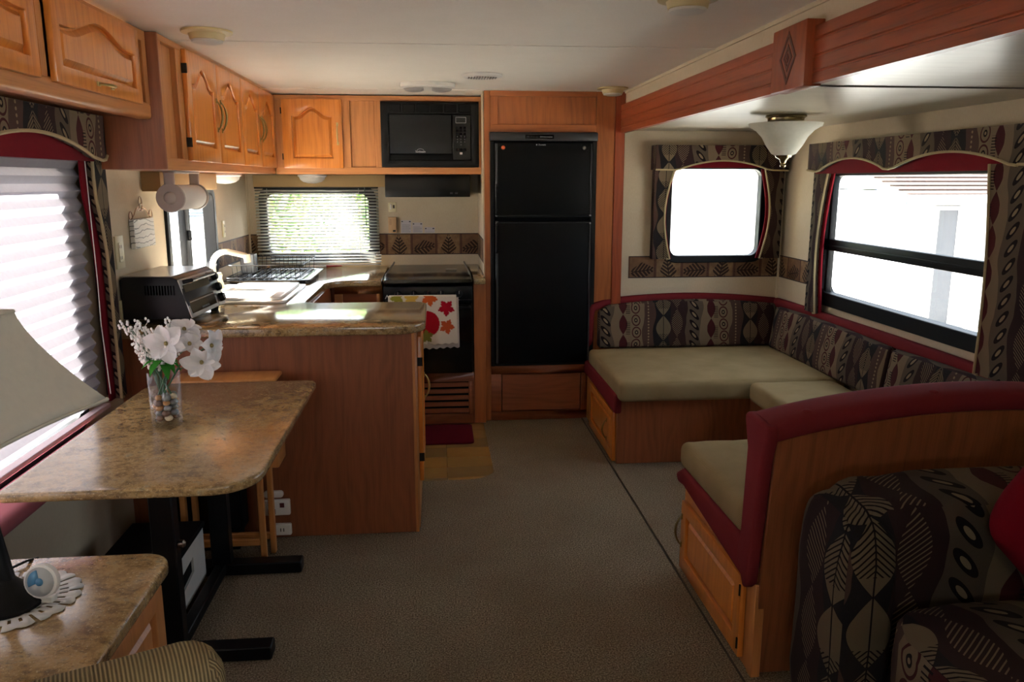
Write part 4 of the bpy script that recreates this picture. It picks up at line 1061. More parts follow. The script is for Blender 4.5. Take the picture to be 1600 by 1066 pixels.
# maroon skirt rolls under the seats
g = G(); g.prism([(2.79, .365), (2.72, .405), (2.10, .405), (2.08, .36), (2.10, .285), (2.70, .345), (2.76, .335)], 'x', .880, .924)
tag(obj('maroon_seat_valance', g, MAROON, bevel=.014, seg=3), 'maroon padded strip under the near dinette seat edge above the cabinet door', 'padded trim')
g = G(); g.prism([(3.855, .275), (3.855, .375), (4.50, .375), (4.70, .375), (4.70, .29), (4.50, .29)], 'x', .885, .924)
tag(obj('maroon_seat_valance', g, MAROON, bevel=.012, seg=3), 'maroon padded strip under the rear dinette seat edge', 'padded trim')
def cushion(name, lab, x0, x1, y0, y1, z0, z1, mat, r=.03, cat='cushion', grp=None, puff=.012):
    g = G(); nx, ny = max(3, int((x1-x0)/.05)), max(3, int((y1-y0)/.05))
    pts = {}
    def P(i, j, k):
        u, v = i/nx, j/ny; dx = min(u, 1-u)*(x1-x0); dy = min(v, 1-v)*(y1-y0)
        pf = puff*min(1, dx/.15)*min(1, dy/.15)
        z = z1 + pf + .002*math.sin(i*2.1+j*1.3) if k else z0
        return (x0+(x1-x0)*u, y0+(y1-y0)*v, z)
    for k in (0, 1): g.add([P(i, j, k) for j in range(ny+1) for i in range(nx+1)], [(j*(nx+1)+i, j*(nx+1)+i+1, (j+1)*(nx+1)+i+1, (j+1)*(nx+1)+i) for j in range(ny) for i in range(nx)])
    n = (nx+1)*(ny+1); ids = [i for i in range(nx+1)] + [j*(nx+1)+nx for j in range(1, ny+1)] + [ny*(nx+1)+i for i in range(nx-1, -1, -1)] + [j*(nx+1) for j in range(ny-1, 0, -1)]
    m = len(ids); g.f += [(ids[i], ids[(i+1) % m], n+ids[(i+1) % m], n+ids[i]) for i in range(m)]; g.mi += [0]*m
    o = obj(name, g, mat, bevel=r, seg=4, ang=60); return tag(o, lab, cat, grp)
cushion('seat_cushion', 'beige woven seat cushion of the rear dinette bench', .898, 2.08, 3.80, 4.645, .348, .452, SEATM, .028)
cushion('seat_cushion', 'beige woven seat cushion of the middle dinette bench under the big window', 1.555, 2.0, 2.80, 3.785, .348, .448, SEATM, .028)
cushion('seat_cushion', 'beige woven seat cushion of the near dinette bench beside the maroon backrest', .890, 1.99, 2.165, 2.785, .392, .492, SEATM, .030)
# back cushions: arched rear one and two along the right wall
def back_cushion(lab, pts_fn, u0, u1, z0, ztop, t, axis, p, rin):
    n = 16; g = G(); m = 5; vs = []
    for k in (0, 1):
        for j in range(m+1):
            for i in range(n+1):
                u = i/n; w = j/m; zt_ = ztop(u); z = z0+(zt_-z0)*w
                pf = .012*math.sin(PI*u)**.4*math.sin(PI*min(1, w))**.5 if k else 0
                lean = .035*w
                d_ = (0 if not k else t) - 0*lean + pf
                q = p + rin*(d_ - (lean if k else 0) + .0)
                uu = u0+(u1-u0)*u
                vs.append((q, uu, z) if axis == 'x' else (uu, q, z))
    N = (n+1)*(m+1); fs = []
    for k in (0, 1): fs += [(k*N+j*(n+1)+i, k*N+j*(n+1)+i+1, k*N+(j+1)*(n+1)+i+1, k*N+(j+1)*(n+1)+i) for j in range(m) for i in range(n)]
    ids = [i for i in range(n+1)] + [j*(n+1)+n for j in range(1, m+1)] + [m*(n+1)+i for i in range(n-1, -1, -1)] + [j*(n+1) for j in range(m-1, 0, -1)]
    q = len(ids); fs += [(ids[i], ids[(i+1) % q], N+ids[(i+1) % q], N+ids[i]) for i in range(q)]
    g.add(vs, fs); o = obj('back_cushion', g, FAB, bevel=.02, seg=3, ang=60); tag(o, lab, 'cushion'); return o
def rt_(u): return .700 + .040*math.sin(PI*(.05+.9*u)) - (.03*(1-min(1, u/.04))**2)
back_cushion('patterned back cushion with an arched top on the rear dinette bench', None, .955, 2.066, .455, rt_, .075, 'y', 4.695, -1)
back_cushion('patterned back cushion in the dinette corner under the big window, farther of two', None, 3.36, 4.595, .452, lambda u: .700+.012*math.sin(PI*u), .085, 'x', 2.075, -1)
back_cushion('patterned back cushion under the big window next to the near maroon backrest', None, 2.20, 3.345, .452, lambda u: .700+.012*math.sin(PI*u), .085, 'x', 2.075, -1)
# maroon trim rails behind the back cushions
def rail(lab, pts, wy, h):
    g = G(); vs = []; n = 12; m = len(pts)
    pv = [Vector(p) for p in pts]
    for i, p in enumerate(pv):
        t = (pv[min(m-1, i+1)]-pv[max(0, i-1)]).normalized(); u = t.cross(Vector((0, 0, 1))).normalized(); w_ = u.cross(t)
        for k in range(n):
            a = 2*PI*k/n; ca, sa = math.cos(a), math.sin(a)
            vs.append(p + u*(math.copysign(abs(ca)**.6, ca)*wy/2) + w_*(math.copysign(abs(sa)**.6, sa)*h/2))
    g.add(vs, [(i*n+k, i*n+(k+1) % n, (i+1)*n+(k+1) % n, (i+1)*n+k) for i in range(m-1) for k in range(n)] + [tuple(range(n))[::-1], tuple((m-1)*n+k for k in range(n))])
    return tag(obj('backrest_trim', g, MAROON, ang=60), lab, 'padded trim')
pts = [(.912, 4.70, .36), (.912, 4.70, .5), (.915, 4.70, .66), (.93, 4.70, .695)] + [(.93+(2.07-.93)*i/16, 4.72, .703+.045*math.sin(PI*(.06+.88*i/16))) for i in range(1, 17)]
rail('curved maroon padded trim over the rear dinette back cushion', pts, .05, .05)
pts = [(2.072, 4.68-(4.68-2.15)*i/16, .712+.010*math.sin(PI*i/16)) for i in range(17)]
rail('maroon padded trim along the right wall below the big window', pts, .045, .055)

# ------------------------------------------------------------------ sofa, foreground right
sf = thing('sofa', 'patterned sofa at the lower right beside the dinette end panel', 'sofa', (1.5, 1.3, .004))
def blob(name, parent, mat, c, s, e=.5, rot=None, n=26, m=16, jit=.004, sag=0):
    g = G(); vs = []
    def sp(a, p): return math.copysign(abs(a)**p, a)
    for j in range(m+1):
        ph = -PI/2+PI*j/m
        for i in range(n):
            th = 2*PI*i/n
            v = Vector((sp(math.cos(ph), e)*sp(math.cos(th), e)*s[0], sp(math.cos(ph), e)*sp(math.sin(th), e)*s[1], sp(math.sin(ph), e)*s[2]))
            v += Vector((1, 1, 1))*jit*noise.noise(v*9)
            vs.append(v)
    fs = [(j*n+i, j*n+(i+1) % n, (j+1)*n+(i+1) % n, (j+1)*n+i) for j in range(m) for i in range(n)]
    g.add(vs, fs); M_ = Matrix.Translation(Vector(c))
    if rot == 'corner': M_ = M_ @ Matrix.Rotation(math.radians(66), 4, 'X') @ Matrix.Rotation(math.radians(40), 4, 'Z')
    elif rot: M_ = M_ @ Matrix.Rotation(rot[2], 4, 'Z') @ Matrix.Rotation(rot[1], 4, 'Y') @ Matrix.Rotation(rot[0], 4, 'X')
    g.xf(M_); return obj(name, g, mat, parent, ang=80)
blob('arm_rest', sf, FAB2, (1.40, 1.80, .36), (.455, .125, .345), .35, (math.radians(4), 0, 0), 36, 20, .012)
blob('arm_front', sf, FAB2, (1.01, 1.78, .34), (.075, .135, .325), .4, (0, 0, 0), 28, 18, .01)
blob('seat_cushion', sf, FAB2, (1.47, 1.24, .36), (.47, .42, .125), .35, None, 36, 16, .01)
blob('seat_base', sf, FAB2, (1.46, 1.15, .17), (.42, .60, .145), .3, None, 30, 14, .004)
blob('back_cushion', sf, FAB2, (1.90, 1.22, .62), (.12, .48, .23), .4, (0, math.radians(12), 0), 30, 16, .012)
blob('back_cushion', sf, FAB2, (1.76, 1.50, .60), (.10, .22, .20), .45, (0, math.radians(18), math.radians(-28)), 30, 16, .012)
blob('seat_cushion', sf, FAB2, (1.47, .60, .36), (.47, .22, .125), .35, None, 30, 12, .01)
for x, y in ((1.06, 1.76), (1.06, .50), (1.9, 1.76), (1.9, .5)):
    g = G(); g.lathe([(.022, .005), (.028, .05)], (x, y, 0), 10); obj('foot', g, OAK, sf)
pl_ = blob('throw_pillow', None, REDP, (1.435, 1.565, .665), (.165, .165, .07), .58, 'corner', 30, 16, .01)
tag(pl_, 'bright red throw pillow on the patterned sofa', 'pillow')

# ------------------------------------------------------------------ table with vase
tb_ = thing('dining_table', 'stone-top dining table on black steel T-shaped legs beside the left window', 'table', (-.78, 2.4, 0))
pts = rrect(-1.045, -.447, 1.872, 2.925, .09, 8)
pts = arc(-.447-.12, 1.872+.12, .12, -90, 0) + arc(-.447-.035, 2.925-.035, .035, 0, 90, 5) + arc(-1.045+.09, 2.925-.09, .09, 90, 180) + arc(-1.045+.02, 1.872+.02, .02, 180, 270, 3)
g = G(); g.prism(pts, 'z', .695, .720); obj('tabletop', g, STONE, tb_, bevel=.008, seg=3)
for y in (2.30, 2.86):
    lg_ = part_box('leg', BLACK, tb_, (-.850, -.782, y-.025, y+.025, .03, .690), bevel=.004)
    part_box('foot', BLACK, lg_, (-1.10, -.525, y-.030, y+.030, .001, .045), bevel=.004)
    part_box('top_plate', BLACK, lg_, (-1.0, -.60, y-.03, y+.03, .683, .694))
    g = G(); g.lathe([(.012, 0), (.012, .014), (.006, .02)], (0, 0, 0), 10); g.xf(Matrix.Translation((-.780, y, .38)) @ Matrix.Rotation(PI/2, 4, 'Y')); obj('bolt', g, STEEL, lg_)
part_box('stretcher', BLACK, tb_, (-.835, -.797, 2.33, 2.83, .012, .05), bevel=.003)
# black lidded white box under the table
wb_ = thing('storage_box', 'white box with a dark hand slot and black lid between the table legs', 'box', (-.98, 2.58, .002))
m_ = (-1.16, -.862, 2.35, 2.80)
g = G(); g.ring([(2.36, .030), (2.79, .030), (2.79, .218), (2.36, .218)], [(2.49, .085), (2.66, .110), (2.66, .165), (2.49, .150)], 'x', -.866, -.858); obj('front_panel', g, plain('off_white_card', '#c9c8c4', .5), wb_, smooth=False)
part_box('box_body', BLACKM, wb_, (-1.10, -.867, 2.36, 2.79, .030, .218)); part_box('lid', BLACKM, wb_, (-1.105, -.852, 2.350, 2.800, .2185, .238), bevel=.004)
part_box('base', BLACKM, wb_, (-1.09, -.875, 2.37, 2.78, .002, .030))
# vase
vz, vx, vy = .7205, -.815, 2.40
va = thing('glass_vase', 'clear glass cylinder vase with pebbles standing on the table', 'vase', (vx, vy, vz))
g = G(); g.lathe([(0, 0), (.040, 0), (.043, .004), (.0445, .05), (.047, .165), (.045, .166), (.0415, .05), (.039, .016), (0, .015)], (vx, vy, vz), 36); obj('vase_glass', g, VGLASS, va)
PEB = [plain('pebble_%s' % n_, c_, .35) for n_, c_ in (('grey', '#7d7a78'), ('brown', '#6b4a38'), ('dark', '#3d3532'), ('cream', '#c9b79a'), ('amber', '#a8733a'))]
pr = []
for lay_ in range(5):
    for q in range(7 if lay_ % 2 else 6):
        a = 2*PI*q/(7 if lay_ % 2 else 6)+lay_*.5; rr = .026+R.uniform(-.003, .003)
        pr.append((vx+rr*math.cos(a), vy+rr*math.sin(a), vz+.027+lay_*.0155))
    pr.append((vx, vy, vz+.028+lay_*.0155))
for p in pr:
    g = G(); s_ = R.uniform(.0095, .0125); g.ell((0, 0, 0), s_*1.12, s_, s_*.82, 10, 7, .2)
    g.xf(Matrix.Translation(p) @ Matrix.Rotation(R.uniform(0, 3), 4, 'Z') @ Matrix.Rotation(R.uniform(-.4, .4), 4, 'X'))
    tag(obj('pebble', g, PEB[R.choice((0, 0, 1, 2, 3, 4, 1))], ang=80), 'small smooth pebble in the bottom of the glass vase', 'pebble', 'pebbles in the glass vase')
# flowers
bq = thing('flower_bouquet', 'artificial bouquet of white blossoms and tiny white sprigs in the glass vase', 'flowers', (vx, vy, vz+.10))
base = Vector((vx-.010, vy, vz+.085))
heads = [((vx+.035, vy-.02, vz+.315), (0, -1, .15), .062), ((vx+.075, vy+.02, vz+.345), (.3, -.3, 1), .055), ((vx+.125, vy, vz+.255), (.2, -1, -.3), .06), ((vx+.155, vy-.01, vz+.305), (1, -.35, .0), .055), ((vx+.085, vy+.03, vz+.300), (.2, -.6, .7), .045)]
for hp, nr, sz in heads:
    hp = Vector(hp); hp.z -= .062; hp.x -= .012; sz *= .92; mid = base.lerp(hp, .5)+Vector((-.01, 0, .03)); g = G()
    g.tube([base + (mid-base)*t*2 if t < .5 else mid + (hp-mid)*(t*2-1) for t in [i/8 for i in range(9)]], .0022, 6); obj('stem', g, STEMG, bq)
    nv = Vector(nr).normalized(); q = nv.to_track_quat('Z', 'Y').to_matrix().to_4x4()
    fl = None
    for k in range(6):
        a = 2*PI*k/6+.3; g = G()
        def pet(u, v, L=sz*(1+.12*(k % 2))):
            w = .40*L*math.sin(PI*min(1, .12+v*.86))**.8; x = (u-.5)*2*w; y = L*v
            return (x, y, .22*L*math.sin(PI*v*.8)*(1-.2*k/6) + .10*L*(abs(u-.5)*2)**2 + .03*L*math.sin(9*u+k))
        g.grid(pet, 5, 7); g.xf(Matrix.Translation(hp) @ q @ Matrix.Rotation(a, 4, 'Z'))
        obj('petal', g, PETAL, bq, ang=80)
    g = G(); g.ell(tuple(hp+nv*.006), .006, .006, .007, 8, 6); obj('stamen', g, plain('stamen_brown', '#8a7a4c', .8), bq)
SPR = plain('sprig_white', '#efece8', .8)
for k in range(21):
    a = R.uniform(-.95, .75); hgt = R.uniform(.17, .285); ox = -.004+math.sin(a)*hgt*.34-.012; top = Vector((vx+ox, vy+R.uniform(-.03, .04), vz+.02+hgt+.01*math.cos(a)))
    g = G(); mid = base.lerp(top, .55)+Vector((.008, 0, .02)); g.tube([base, mid, top], .0012, 5); obj('sprig_stem', g, STEMG, bq)
    g = G()
    for t in range(14):
        p = mid.lerp(top, t/13)+Vector((R.uniform(-.015, .015), R.uniform(-.012, .012), R.uniform(-.008, .012)))
        g.tube([mid.lerp(top, max(0, t/13-.1)), p], .0009, 4); g.ell(tuple(p), .0042, .0042, .0055, 6, 4); 
        p2 = p + Vector((R.uniform(-.009, .009), R.uniform(-.006, .006), .007)); g.ell(tuple(p2), .0036, .0036, .0048, 6, 4)
    obj('sprig', g, SPR, bq)['kind'] = 'stuff'
for k in range(12):
    a = 2*PI*k/12; g = G(); L = R.uniform(.05, .075); dz = R.uniform(-.4, .35)
    g.grid(lambda u, v: ((u-.5)*.026*math.sin(PI*min(1, .05+v*.93)), L*v, .02*math.sin(PI*v)-.01*v), 4, 7)
    g.xf(Matrix.Translation((vx, vy, vz+.185)) @ Matrix.Rotation(a, 4, 'Z') @ Matrix.Rotation(dz, 4, 'X')); obj('leaf', g, LEAFG, bq, ang=80)
for k in (0, 1):
    g = G(); s_ = -1 if k else 1; g.tube([(vx-.028*s_, vy, vz+.075), (vx+.02*s_, vy-.01, vz+.18)], .0026, 6); obj('stem', g, STEMG, bq)

# wooden stool behind the table
st = thing('wooden_stool', 'light wooden folding stool between the table and the peninsula', 'stool', (-.80, 3.02, 0))
part_box('seat', PINE, st, (-.985, -.606, 2.955, 3.10, .702, .718), bevel=.006, seg=2)
part_box('apron', PINE, st, (-.655, -.608, 2.95, 3.09, .372, .50), bevel=.008, seg=3)
for x in (-.985, -.697):
    part_box('leg', PINE, st, (x, x+.022, 2.945, 2.970, .001, .702), bevel=.003); part_box('leg', PINE, st, (x+.026, x+.046, 3.0, 3.03, .001, .702), bevel=.003)
part_box('stretcher', PINEH, st, (-.963, -.697, 2.948, 2.966, .060, .088), bevel=.003); part_box('stretcher', PINEH, st, (-.951, -.671, 3.004, 3.022, .060, .088), bevel=.003)
# small devices on the peninsula back panel
YP = 3.1475
d_ = thing('smoke_alarm', 'small white oval detector on the peninsula back panel, uppermost of three', 'detector', (-.67, YP-.01, .19)); g = G(); g.prism(rrect(-.715, -.637, .180, .208, .012), 'y', YP-.018, YP); obj('cover', g, WHITE, d_, bevel=.004)
d_ = thing('gas_alarm', 'white square gas alarm with dark windows low on the peninsula panel', 'detector', (-.67, YP-.01, .11))
part_box('cover', WHITE, d_, (-.715, -.612, YP-.022, YP, .105, .172), bevel=.006, seg=3); part_box('sensor_window', REDM, d_, (-.652, -.634, YP-.024, YP-.022, .140, .160), bevel=.001); part_box('sensor_window', REDM, d_, (-.700, -.670, YP-.024, YP-.022, .112, .135), bevel=.001)
d_ = thing('wall_outlet', 'white outlet near the carpet on the peninsula back panel', 'outlet', (-.65, YP-.01, .01))
part_box('cover', WHITE, d_, (-.68, -.612, YP-.022, YP, .018, .066), bevel=.004); part_box('outlet_slot', BLACK, d_, (-.655, -.652, YP-.024, YP-.022, .036, .05), (-.643, -.640, YP-.024, YP-.022, .036, .05), bevel=0)
# dark appliance standing behind the stool
su = thing('black_speaker_box', 'black box standing on the carpet behind the wooden stool', 'speaker', (-.90, 3.09, .0))
part_box('cabinet', BLACKM, su, (-1.06, -.78, 3.045, 3.140, .08, .34), bevel=.006); part_box('grille', BLACK, su, (-1.05, -.79, 3.040, 3.045, .10, .32)); part_box('foot', BLACKM, su, (-1.04, -.80, 3.05, 3.135, .001, .08))
part_box('rear_label', PWHITE, su, (-1.02, -.985, 3.036, 3.040, .25, .30))

# ------------------------------------------------------------------ side cabinet with lamp, lower left
dk = thing('side_cabinet', 'low oak cabinet with a stone-look top in the lower left corner', 'cabinet', (-.92, 1.5, 0))
pts = [(WL+.002, 1.270)] + arc(-.600-.03, 1.270+.03, .03, -90, 0, 4) + arc(-.600-.06, 1.742-.06, .06, 0, 90, 6) + [(WL+.002, 1.742)]
g = G(); g.prism(pts, 'z', .588, .620); obj('top', g, STONE, dk, bevel=.008, seg=3)
part_box('cabinet_box', OAK, dk, (WL+.003, -.640, 1.30, 1.715, .001, .587))
door(dk, .395, .50, (-.640, 1.310, .06), (0, 1, 0), arch=0, rail=.05, mat=OAKF)
# lace doily
g = G(); n = 96; cx, cy = -.855, 1.545; vs = [(cx, cy, .6225)]
for j, r0 in enumerate((.055, .072, .078, .086, .102, .122)):
    for i in range(n):
        a = 2*PI*i/n; r = r0*(1+.0*j); r *= (1 + (.055*abs(math.sin(a*12)) if j == 5 else .01*math.sin(a*24)))
        vs.append((cx+r*math.cos(a), cy+r*math.sin(a), .6225))
fs = [(0, 1+i, 1+(i+1) % n) for i in range(n)]
for j in range(5):
    for i in range(n):
        if (j == 1 and i % 4 < 2) or (j == 3 and i % 3 == 0) or (j == 4 and i % 8 == 4): continue
        b = 1+j*n; fs.append((b+i, b+(i+1) % n, b+n+(i+1) % n, b+n+i))
g.add(vs, fs); tag(obj('lace_doily', g, LACE, solid=.0015), 'white round lace doily under the black table lamp', 'doily')
# lamp
lm = thing('table_lamp', 'black table lamp with a square flared pale grey shade', 'lamp', (-.855, 1.53, .6235))
lx, ly = -.855, 1.53
g = G(); g.lathe([(0, .6240), (.068, .6240), (.070, .632), (.060, .645), (.035, .660), (.024, .672), (.018, .68)], (lx, ly, 0), 32); obj('base', g, BLACK, lm)
g = G(); g.tube([(lx+.003, ly, .675), (lx-.004, ly, .74), (lx-.016, ly, .86)], [.018, .015, .011], 14); obj('pole', g, BLACK, lm)
g = G(); hx = lx-.014
g.tube([(hx, ly, .855), (hx+.012, ly-.0, .870), (hx+.002, ly, .882), (hx+.030, ly, .905), (hx+.028, ly, .915), (hx+.0, ly, .935), (hx+.010, ly, .95), (hx-.004, ly, .962), (hx-.03, ly, .98), (hx-.05, ly, 1.0)], .0038, 8); obj('scroll_bracket', g, BLACK, lm)
# shade: square, concave sides, turned a little
scx, scy, sr = -.945, 1.570, math.radians(-10)
g = G(); n = 8; vs = []
def sq_r(t): return .095 + .108*(t**1.35)              # half width, t: 0 top .. 1 bottom
mlev = 12
for j in range(mlev+1):
    t = j/mlev; hw = sq_r(t)*1.0; z = 1.188 - .208*t
    for (ax, ay, bx, by) in ((-1, -1, 1, -1), (1, -1, 1, 1), (1, 1, -1, 1), (-1, 1, -1, -1)):
        for i in range(n):
            q = i/n; x = ax+(bx-ax)*q; y = ay+(by-ay)*q; k = 1 - .03*math.sin(PI*q)*(.4+.6*t)
            zz = z + .004*math.sin(PI*q)*t
            vs.append((scx + (x*math.cos(sr)-y*math.sin(sr))*hw*k, scy + (x*math.sin(sr)+y*math.cos(sr))*hw*k, zz))
L4 = 4*n; g.add(vs, [(j*L4+i, j*L4+(i+1) % L4, (j+1)*L4+(i+1) % L4, (j+1)*L4+i) for j in range(mlev) for i in range(L4)])
shd = obj('lamp_shade', g, LAMPSH, lm, solid=.002, ang=50)
g = G(); g.tube([vs[i] for i in range(mlev*L4, (mlev+1)*L4)], .004, 6, closed=True); obj('lower_trim', g, plain('shade_trim', '#c4bfae', .8), shd)
g = G(); g.tube([vs[i] for i in range(L4)], .004, 6, closed=True); obj('upper_trim', g, plain('shade_trim_top', '#c4bfae', .8), shd)
g = G()
for a in (0, PI/2): g.tube([(scx-.092*math.cos(a+sr), scy-.092*math.sin(a+sr), 1.178), (scx+.092*math.cos(a+sr), scy+.092*math.sin(a+sr), 1.178)], .002, 5)
obj('spider_fitting', g, BLACK, shd)
g = G(); g.tube([(hx-.05, ly, 1.0), (scx, scy, 1.06), (scx, scy, 1.178)], .004, 6); obj('harp', g, BLACK, lm)
g = G(); g.tube([(-.90, 1.60, .624), (-.93, 1.66, .626), (-.905, 1.71, .626), (-.90, 1.75, .615), (-.90, 1.752, .3)], .003, 6); tag(obj('lamp_cord', g, BLACK), 'black lamp cord running over the back edge of the low cabinet', 'cord')
# little round thermometer
th = thing('thermometer', 'small round white desk thermometer on the doily beside the lamp base', 'thermometer', (-.780, 1.530, .6245), math.radians(-8))
g = G(); g.lathe([(0, 0), (.031, 0), (.0335, .004), (.0335, .016), (.030, .018)], (0, 0, 0), 28); g.xf(Matrix.Translation((0, .004, .046)) @ Matrix.Rotation(math.radians(80), 4, 'X')); obj('case', g, WHITE, th, local=True)
DIALM = plain('dial_silver', '#b9bcbc', .3); DIALB = plain('dial_blue', '#4a7fa3', .4)
def disc(r0, lift, mat, name, nn=24, a0=0, a1=2*PI):
    g = G(); vs = [(0, 0, lift)] + [(r0*math.cos(a0+(a1-a0)*i/nn), r0*math.sin(a0+(a1-a0)*i/nn), lift) for i in range(nn+1)]
    g.add(vs, [(0, i+1, i+2) for i in range(nn)]); g.xf(Matrix.Translation((0, .004, .046)) @ Matrix.Rotation(math.radians(80), 4, 'X')); obj(name, g, mat, th, local=True, solid=.0004)
disc(.029, .0185, DIALM, 'dial'); disc(.024, .0192, DIALB, 'blue_scale', 12, 1.8, 3.6); disc(.008, .0196, DIALB, 'blue_mark', 12)
g = G(); g.box(-.016, .016, -.008, .012, .0, .012); obj('foot', g, WHITE, th, local=True, bevel=.003)
# ribbed armchair, foreground
ac = thing('armchair', 'ribbed beige armchair whose rounded back shows at the bottom left', 'armchair', (-.42, .63, 0), math.radians(25))
def lb(name, x0, x1, y0, y1, z0, z1, mat, bev): g = G(); g.box(x0, x1, y0, y1, z0, z1); return obj(name, g, mat, ac, local=True, bevel=bev, seg=5, ang=70)
lb('backrest', -.33, .29, .35, .47, .25, .770, RIBM, .055); lb('seat', -.24, .22, -.20, .34, .25, .43, RIBM, .05)
lb('arm_rest', -.34, -.245, -.20, .345, .2, .58, RIBM, .04); lb('arm_rest', .225, .32, -.20, .345, .2, .58, RIBM, .04)
for x in (-.27, .24):
    for y in (-.16, .38):
        g = G(); g.box(x-.02, x+.02, y-.02, y+.02, .001, .245); obj('leg', g, OAK, ac, local=True, bevel=.003)

# ------------------------------------------------------------------ ceiling things
pd = thing('pendant_lamp', 'semi-flush ceiling lamp with a white flared glass bowl over the dinette', 'ceiling lamp', (1.57, 3.58, 1.48))
px_, py_ = 1.57, 3.58
AB = plain('aged_brass', '#8f8262', .25, 1)
g = G(); g.lathe([(.088, 1.729), (.090, 1.722), (.080, 1.716), (.078, 1.704), (.062, 1.698), (.020, 1.696)], (px_, py_, 0), 32); obj('canopy', g, AB, pd)
g = G(); g.lathe([(.160, 1.692), (.155, 1.682), (.125, 1.664), (.098, 1.635), (.078, 1.598), (.052, 1.562), (.018, 1.548)], (px_, py_, 0), 40); obj('glass_bowl', g, OPAL, pd, solid=.004)
g = G(); g.tube([(px_, py_, 1.70), (px_, py_, 1.552)], .007, 8); obj('rod', g, AB, pd)
g = G(); g.lathe([(.038, 1.556), (.034, 1.545), (.018, 1.536), (.014, 1.528), (.010, 1.518), (.014, 1.510), (.010, 1.502), (0, 1.499)], (px_, py_, 0), 24); obj('finial', g, AB, pd)
YEL = plain('yellowed_plastic', '#c9b98a', .45)
def puck(lab, x, y, r, tail=True):
    t = thing('ceiling_light', lab, 'ceiling light', (x, y, 1.90))
    g = G(); g.lathe([(r, 1.944), (r, 1.937), (r*.72, 1.933), (r*.66, 1.915), (r*.6, 1.912)], (x, y, 0), 28); obj('housing', g, YEL, t)
    g = G(); g.lathe([(r*.62, 1.914), (r*.60, 1.906), (r*.4, 1.902), (0, 1.900)], (x, y, 0), 28); obj('lens', g, DOME, t)
puck('round yellowed ceiling light above the left cabinets', -.770, 2.98, .085)
puck('round cream ceiling light in front of the refrigerator cabinet corner', .985, 4.53, .085)
puck('round ceiling light at the top edge near the slide-out beam', .715, 2.33, .085)
dl = thing('ceiling_light', 'white oval twin dome light with two grey lenses before the rear cabinets', 'ceiling light', (-.03, 4.42, 1.90))
g = G(); g.lathe([(.145, 1.944), (.145, 1.925), (.13, 1.918), (0, 1.916)], (-.03, 4.42, 0), 40, sx=1, sy=.75); obj('housing', g, WHITE, dl, ang=30)
LENS = plain('grey_lens', '#8f8c8c', .3)
for s in (-1, 1):
    def ln(u, v, s=s):
        x = .022+.105*u; w = .085*math.sqrt(max(0, 1-((x)/.132)**2)); return (-.03+s*x, 4.42+(v-.5)*2*w, 1.9155-.016*math.sin(PI*u)**.5*math.sin(PI*v)**.5)
    g = G(); g.grid(ln, 10, 8); obj('lens', g, LENS, dl)
vn = thing('ceiling_vent', 'round white ceiling speaker with a slotted grille, in front of the range', 'vent', (.235, 4.03, 1.93))
g = G(); g.lathe([(.098, 1.944), (.098, 1.936), (.088, 1.930), (0, 1.928)], (.235, 4.03, 0), 32); obj('cover', g, WHITE, vn)
for i in range(11):
    x = .235+(i-5)*.013; g = G(); hw = .05*math.sqrt(1-((i-5)/6.2)**2); g.box(x-.003, x+.003, 4.03-hw, 4.03+hw, 1.926, 1.9285); obj('slot', g, LENS, vn)

# ------------------------------------------------------------------ outside
g = G(); g.box(-40, 45, -30, 60, -1.1, -.95); struct('ground', g, plain('pale_concrete_ground', '#d6d0c4', .95))
STUC = plain('white_siding', '#c4c6c8', .8)
hs = thing('neighbour_house', 'white neighbouring house with a shingled roof seen through the right window', 'house', (11, 16, -.95))
part_box('wall', STUC, hs, (7.7, 15, 12.5, 20, -.95, 1.30), bevel=0)
g = G(); g.prism([(12.5, 1.28), (20, 1.28), (16.25, 2.25)], 'x', 7.7, 15); obj('gable_wall', g, STUC, hs, smooth=False)
FAS = plain('pale_blue_fascia', '#54677f', .6)
RT = Vector((0, 3.75, .97)).normalized(); RN = Vector((0, -.97, 3.75)).normalized()
for k in range(16):
    a = -.35+k*.265; p = Vector((0, 12.5, 1.30))+RT*a; q = Vector((0, 12.5, 1.30))+RT*(a+.285); g = G()
    vs = []
    for x in (7.40, 15.2):
        vs += [(x, p.y, p.z+.0), (x, p.y, p.z+.035), (x, q.y, q.z+.010), (x, q.y, q.z)]
    g.add(vs, [(0, 1, 2, 3), (4, 7, 6, 5), (0, 4, 5, 1), (1, 5, 6, 2), (2, 6, 7, 3), (3, 7, 4, 0)]); obj('shingle_row', g, plain('roof_shingle', '#45362f', .95, grain=.3) if k == 0 else bpy.data.materials['roof_shingle'], hs, smooth=False)
g = G(); g.box(7.40, 15.2, 12.13, 12.17, 1.08, 1.23); obj('eave_fascia', g, WHITE, hs)
g = G(); g.add([(7.38, 12.15, 1.07), (7.38, 12.15, 1.22), (7.38, 16.3, 2.30), (7.38, 16.3, 2.15), (7.41, 12.15, 1.07), (7.41, 12.15, 1.22), (7.41, 16.3, 2.30), (7.41, 16.3, 2.15)], [(0, 1, 2, 3), (4, 7, 6, 5), (0, 4, 5, 1), (1, 5, 6, 2), (2, 6, 7, 3), (3, 7, 4, 0)]); obj('rake_fascia', g, FAS, hs)
dd = part_box('house_door', plain('grey_door', '#40434a', .5), hs, (8.15, 8.48, 12.46, 12.50, -.93, .98)); part_box('door_casing', WHITE, hs, (8.08, 8.15, 12.45, 12.5, -.93, 1.04), (8.48, 8.55, 12.45, 12.5, -.93, 1.04), (8.15, 8.48, 12.45, 12.5, .98, 1.04))
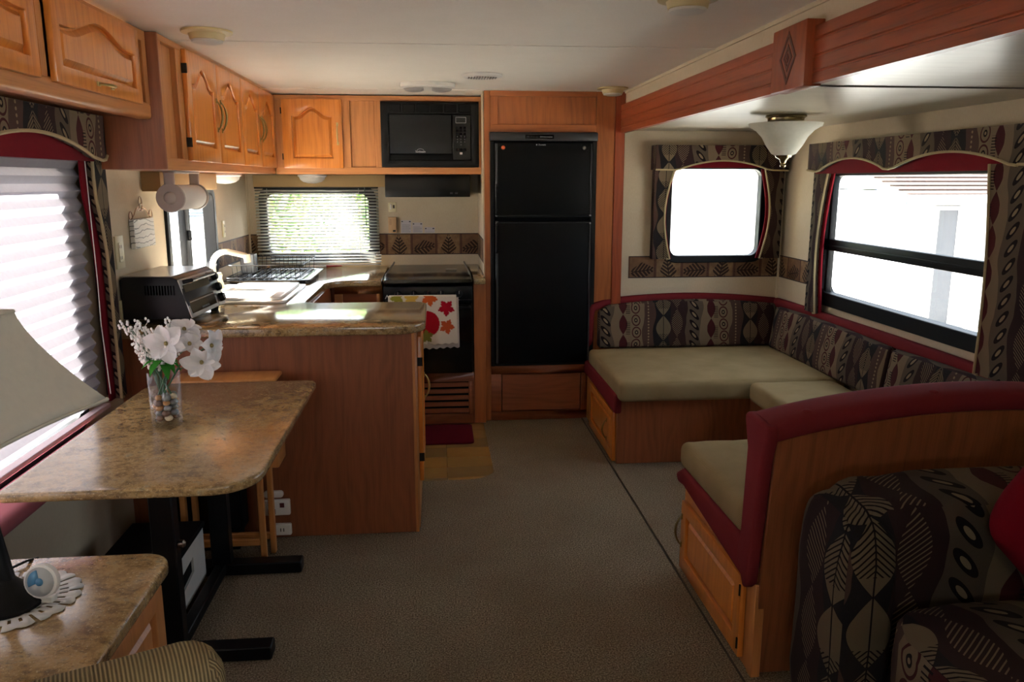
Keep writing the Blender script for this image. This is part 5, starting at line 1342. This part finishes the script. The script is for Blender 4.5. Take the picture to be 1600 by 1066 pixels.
# white trailer with ribbed awning behind the rear slide-out window
nt = thing('white_trailer', 'white neighbouring trailer with a blue-striped awning edge behind the dinette window', 'trailer', (3.4, 9.2, -.95))
part_box('wall', WHITE, nt, (2.3, 4.25, 9.0, 11, -.95, 1.60), bevel=.02)
for i in range(9):
    part_box('awning_rib', FAS if i % 2 else WHITE, nt, (2.6+i*.20, 2.79+i*.20, 8.4, 9.0, 1.56, 1.61), bevel=0)
# low house left
nl = thing('neighbour_house', 'white low house with a dark grey roof seen through the sink side window', 'house', (-6, 12.5, -.95))
part_box('wall', STUC, nl, (-9, -3.15, 11, 14, -.95, .95), bevel=0)
g = G(); g.prism([(10.8, .92), (14.2, .92), (12.5, 1.75)], 'x', -9.2, -3.3); obj('roof', g, plain('slate_roof', '#5b6472', .9), nl, smooth=False)
# hedge trees behind the kitchen
LF = [plain('tree_leaf_light', '#a9c47e', .7), plain('tree_leaf_mid', '#7fa45f', .7), plain('tree_leaf_dark', '#5c8252', .7)]
BARK = plain('bark', '#6d5a48', .9)
for i, (x, y, h_, w_) in enumerate(((-3.0, 15.6, 3.8, .75), (-2.1, 11.5, 3.0, .6), (-.85, 11.6, 3.3, .6), (-.05, 13.2, 2.6, .6), (-3.2, 18.5, 4.2, 1.1), (-1.5, 16.0, 4.2, 1.1))):
    tr = thing('garden_tree', ['pale green conical tree at the left behind the kitchen blinds', 'light green bushy tree behind the blinds, second from left', 'pointed green tree in the middle of the blinds', 'low green tree at the right behind the blinds', 'tall far tree behind the left trees', 'tall far tree behind the right trees'][i], 'tree', (x, y, -.95))
    g = G(); g.tube([(x, y, -.95), (x+.05, y, -.95+h_*.6)], [.09, .04], 8); obj('trunk', g, BARK, tr)
    g = G()
    for k in range(2600):
        t = R.random()**.8; zz = -.95+h_*(.12+.88*t); rr = w_*(1-t)**.7*(.35+.65*R.random()**.5)*(1+.25*math.sin(t*20)); a = R.uniform(0, 2*PI)
        c_ = Vector((x+rr*math.cos(a), y+rr*math.sin(a), zz)); s_ = R.uniform(.035, .08); d1 = Vector((R.uniform(-1, 1), R.uniform(-1, 1), R.uniform(-1, 1))).normalized()*s_; d2 = d1.cross(Vector((R.uniform(-1, 1), R.uniform(-1, 1), R.uniform(-1, 1)))).normalized()*s_*.6
        g.cur = R.choice((0, 0, 1, 2)); g.add([c_-d1, c_+d2, c_+d1, c_-d2], [(0, 1, 2, 3)])
    obj('foliage', g, LF, tr, smooth=False)['kind'] = 'stuff'
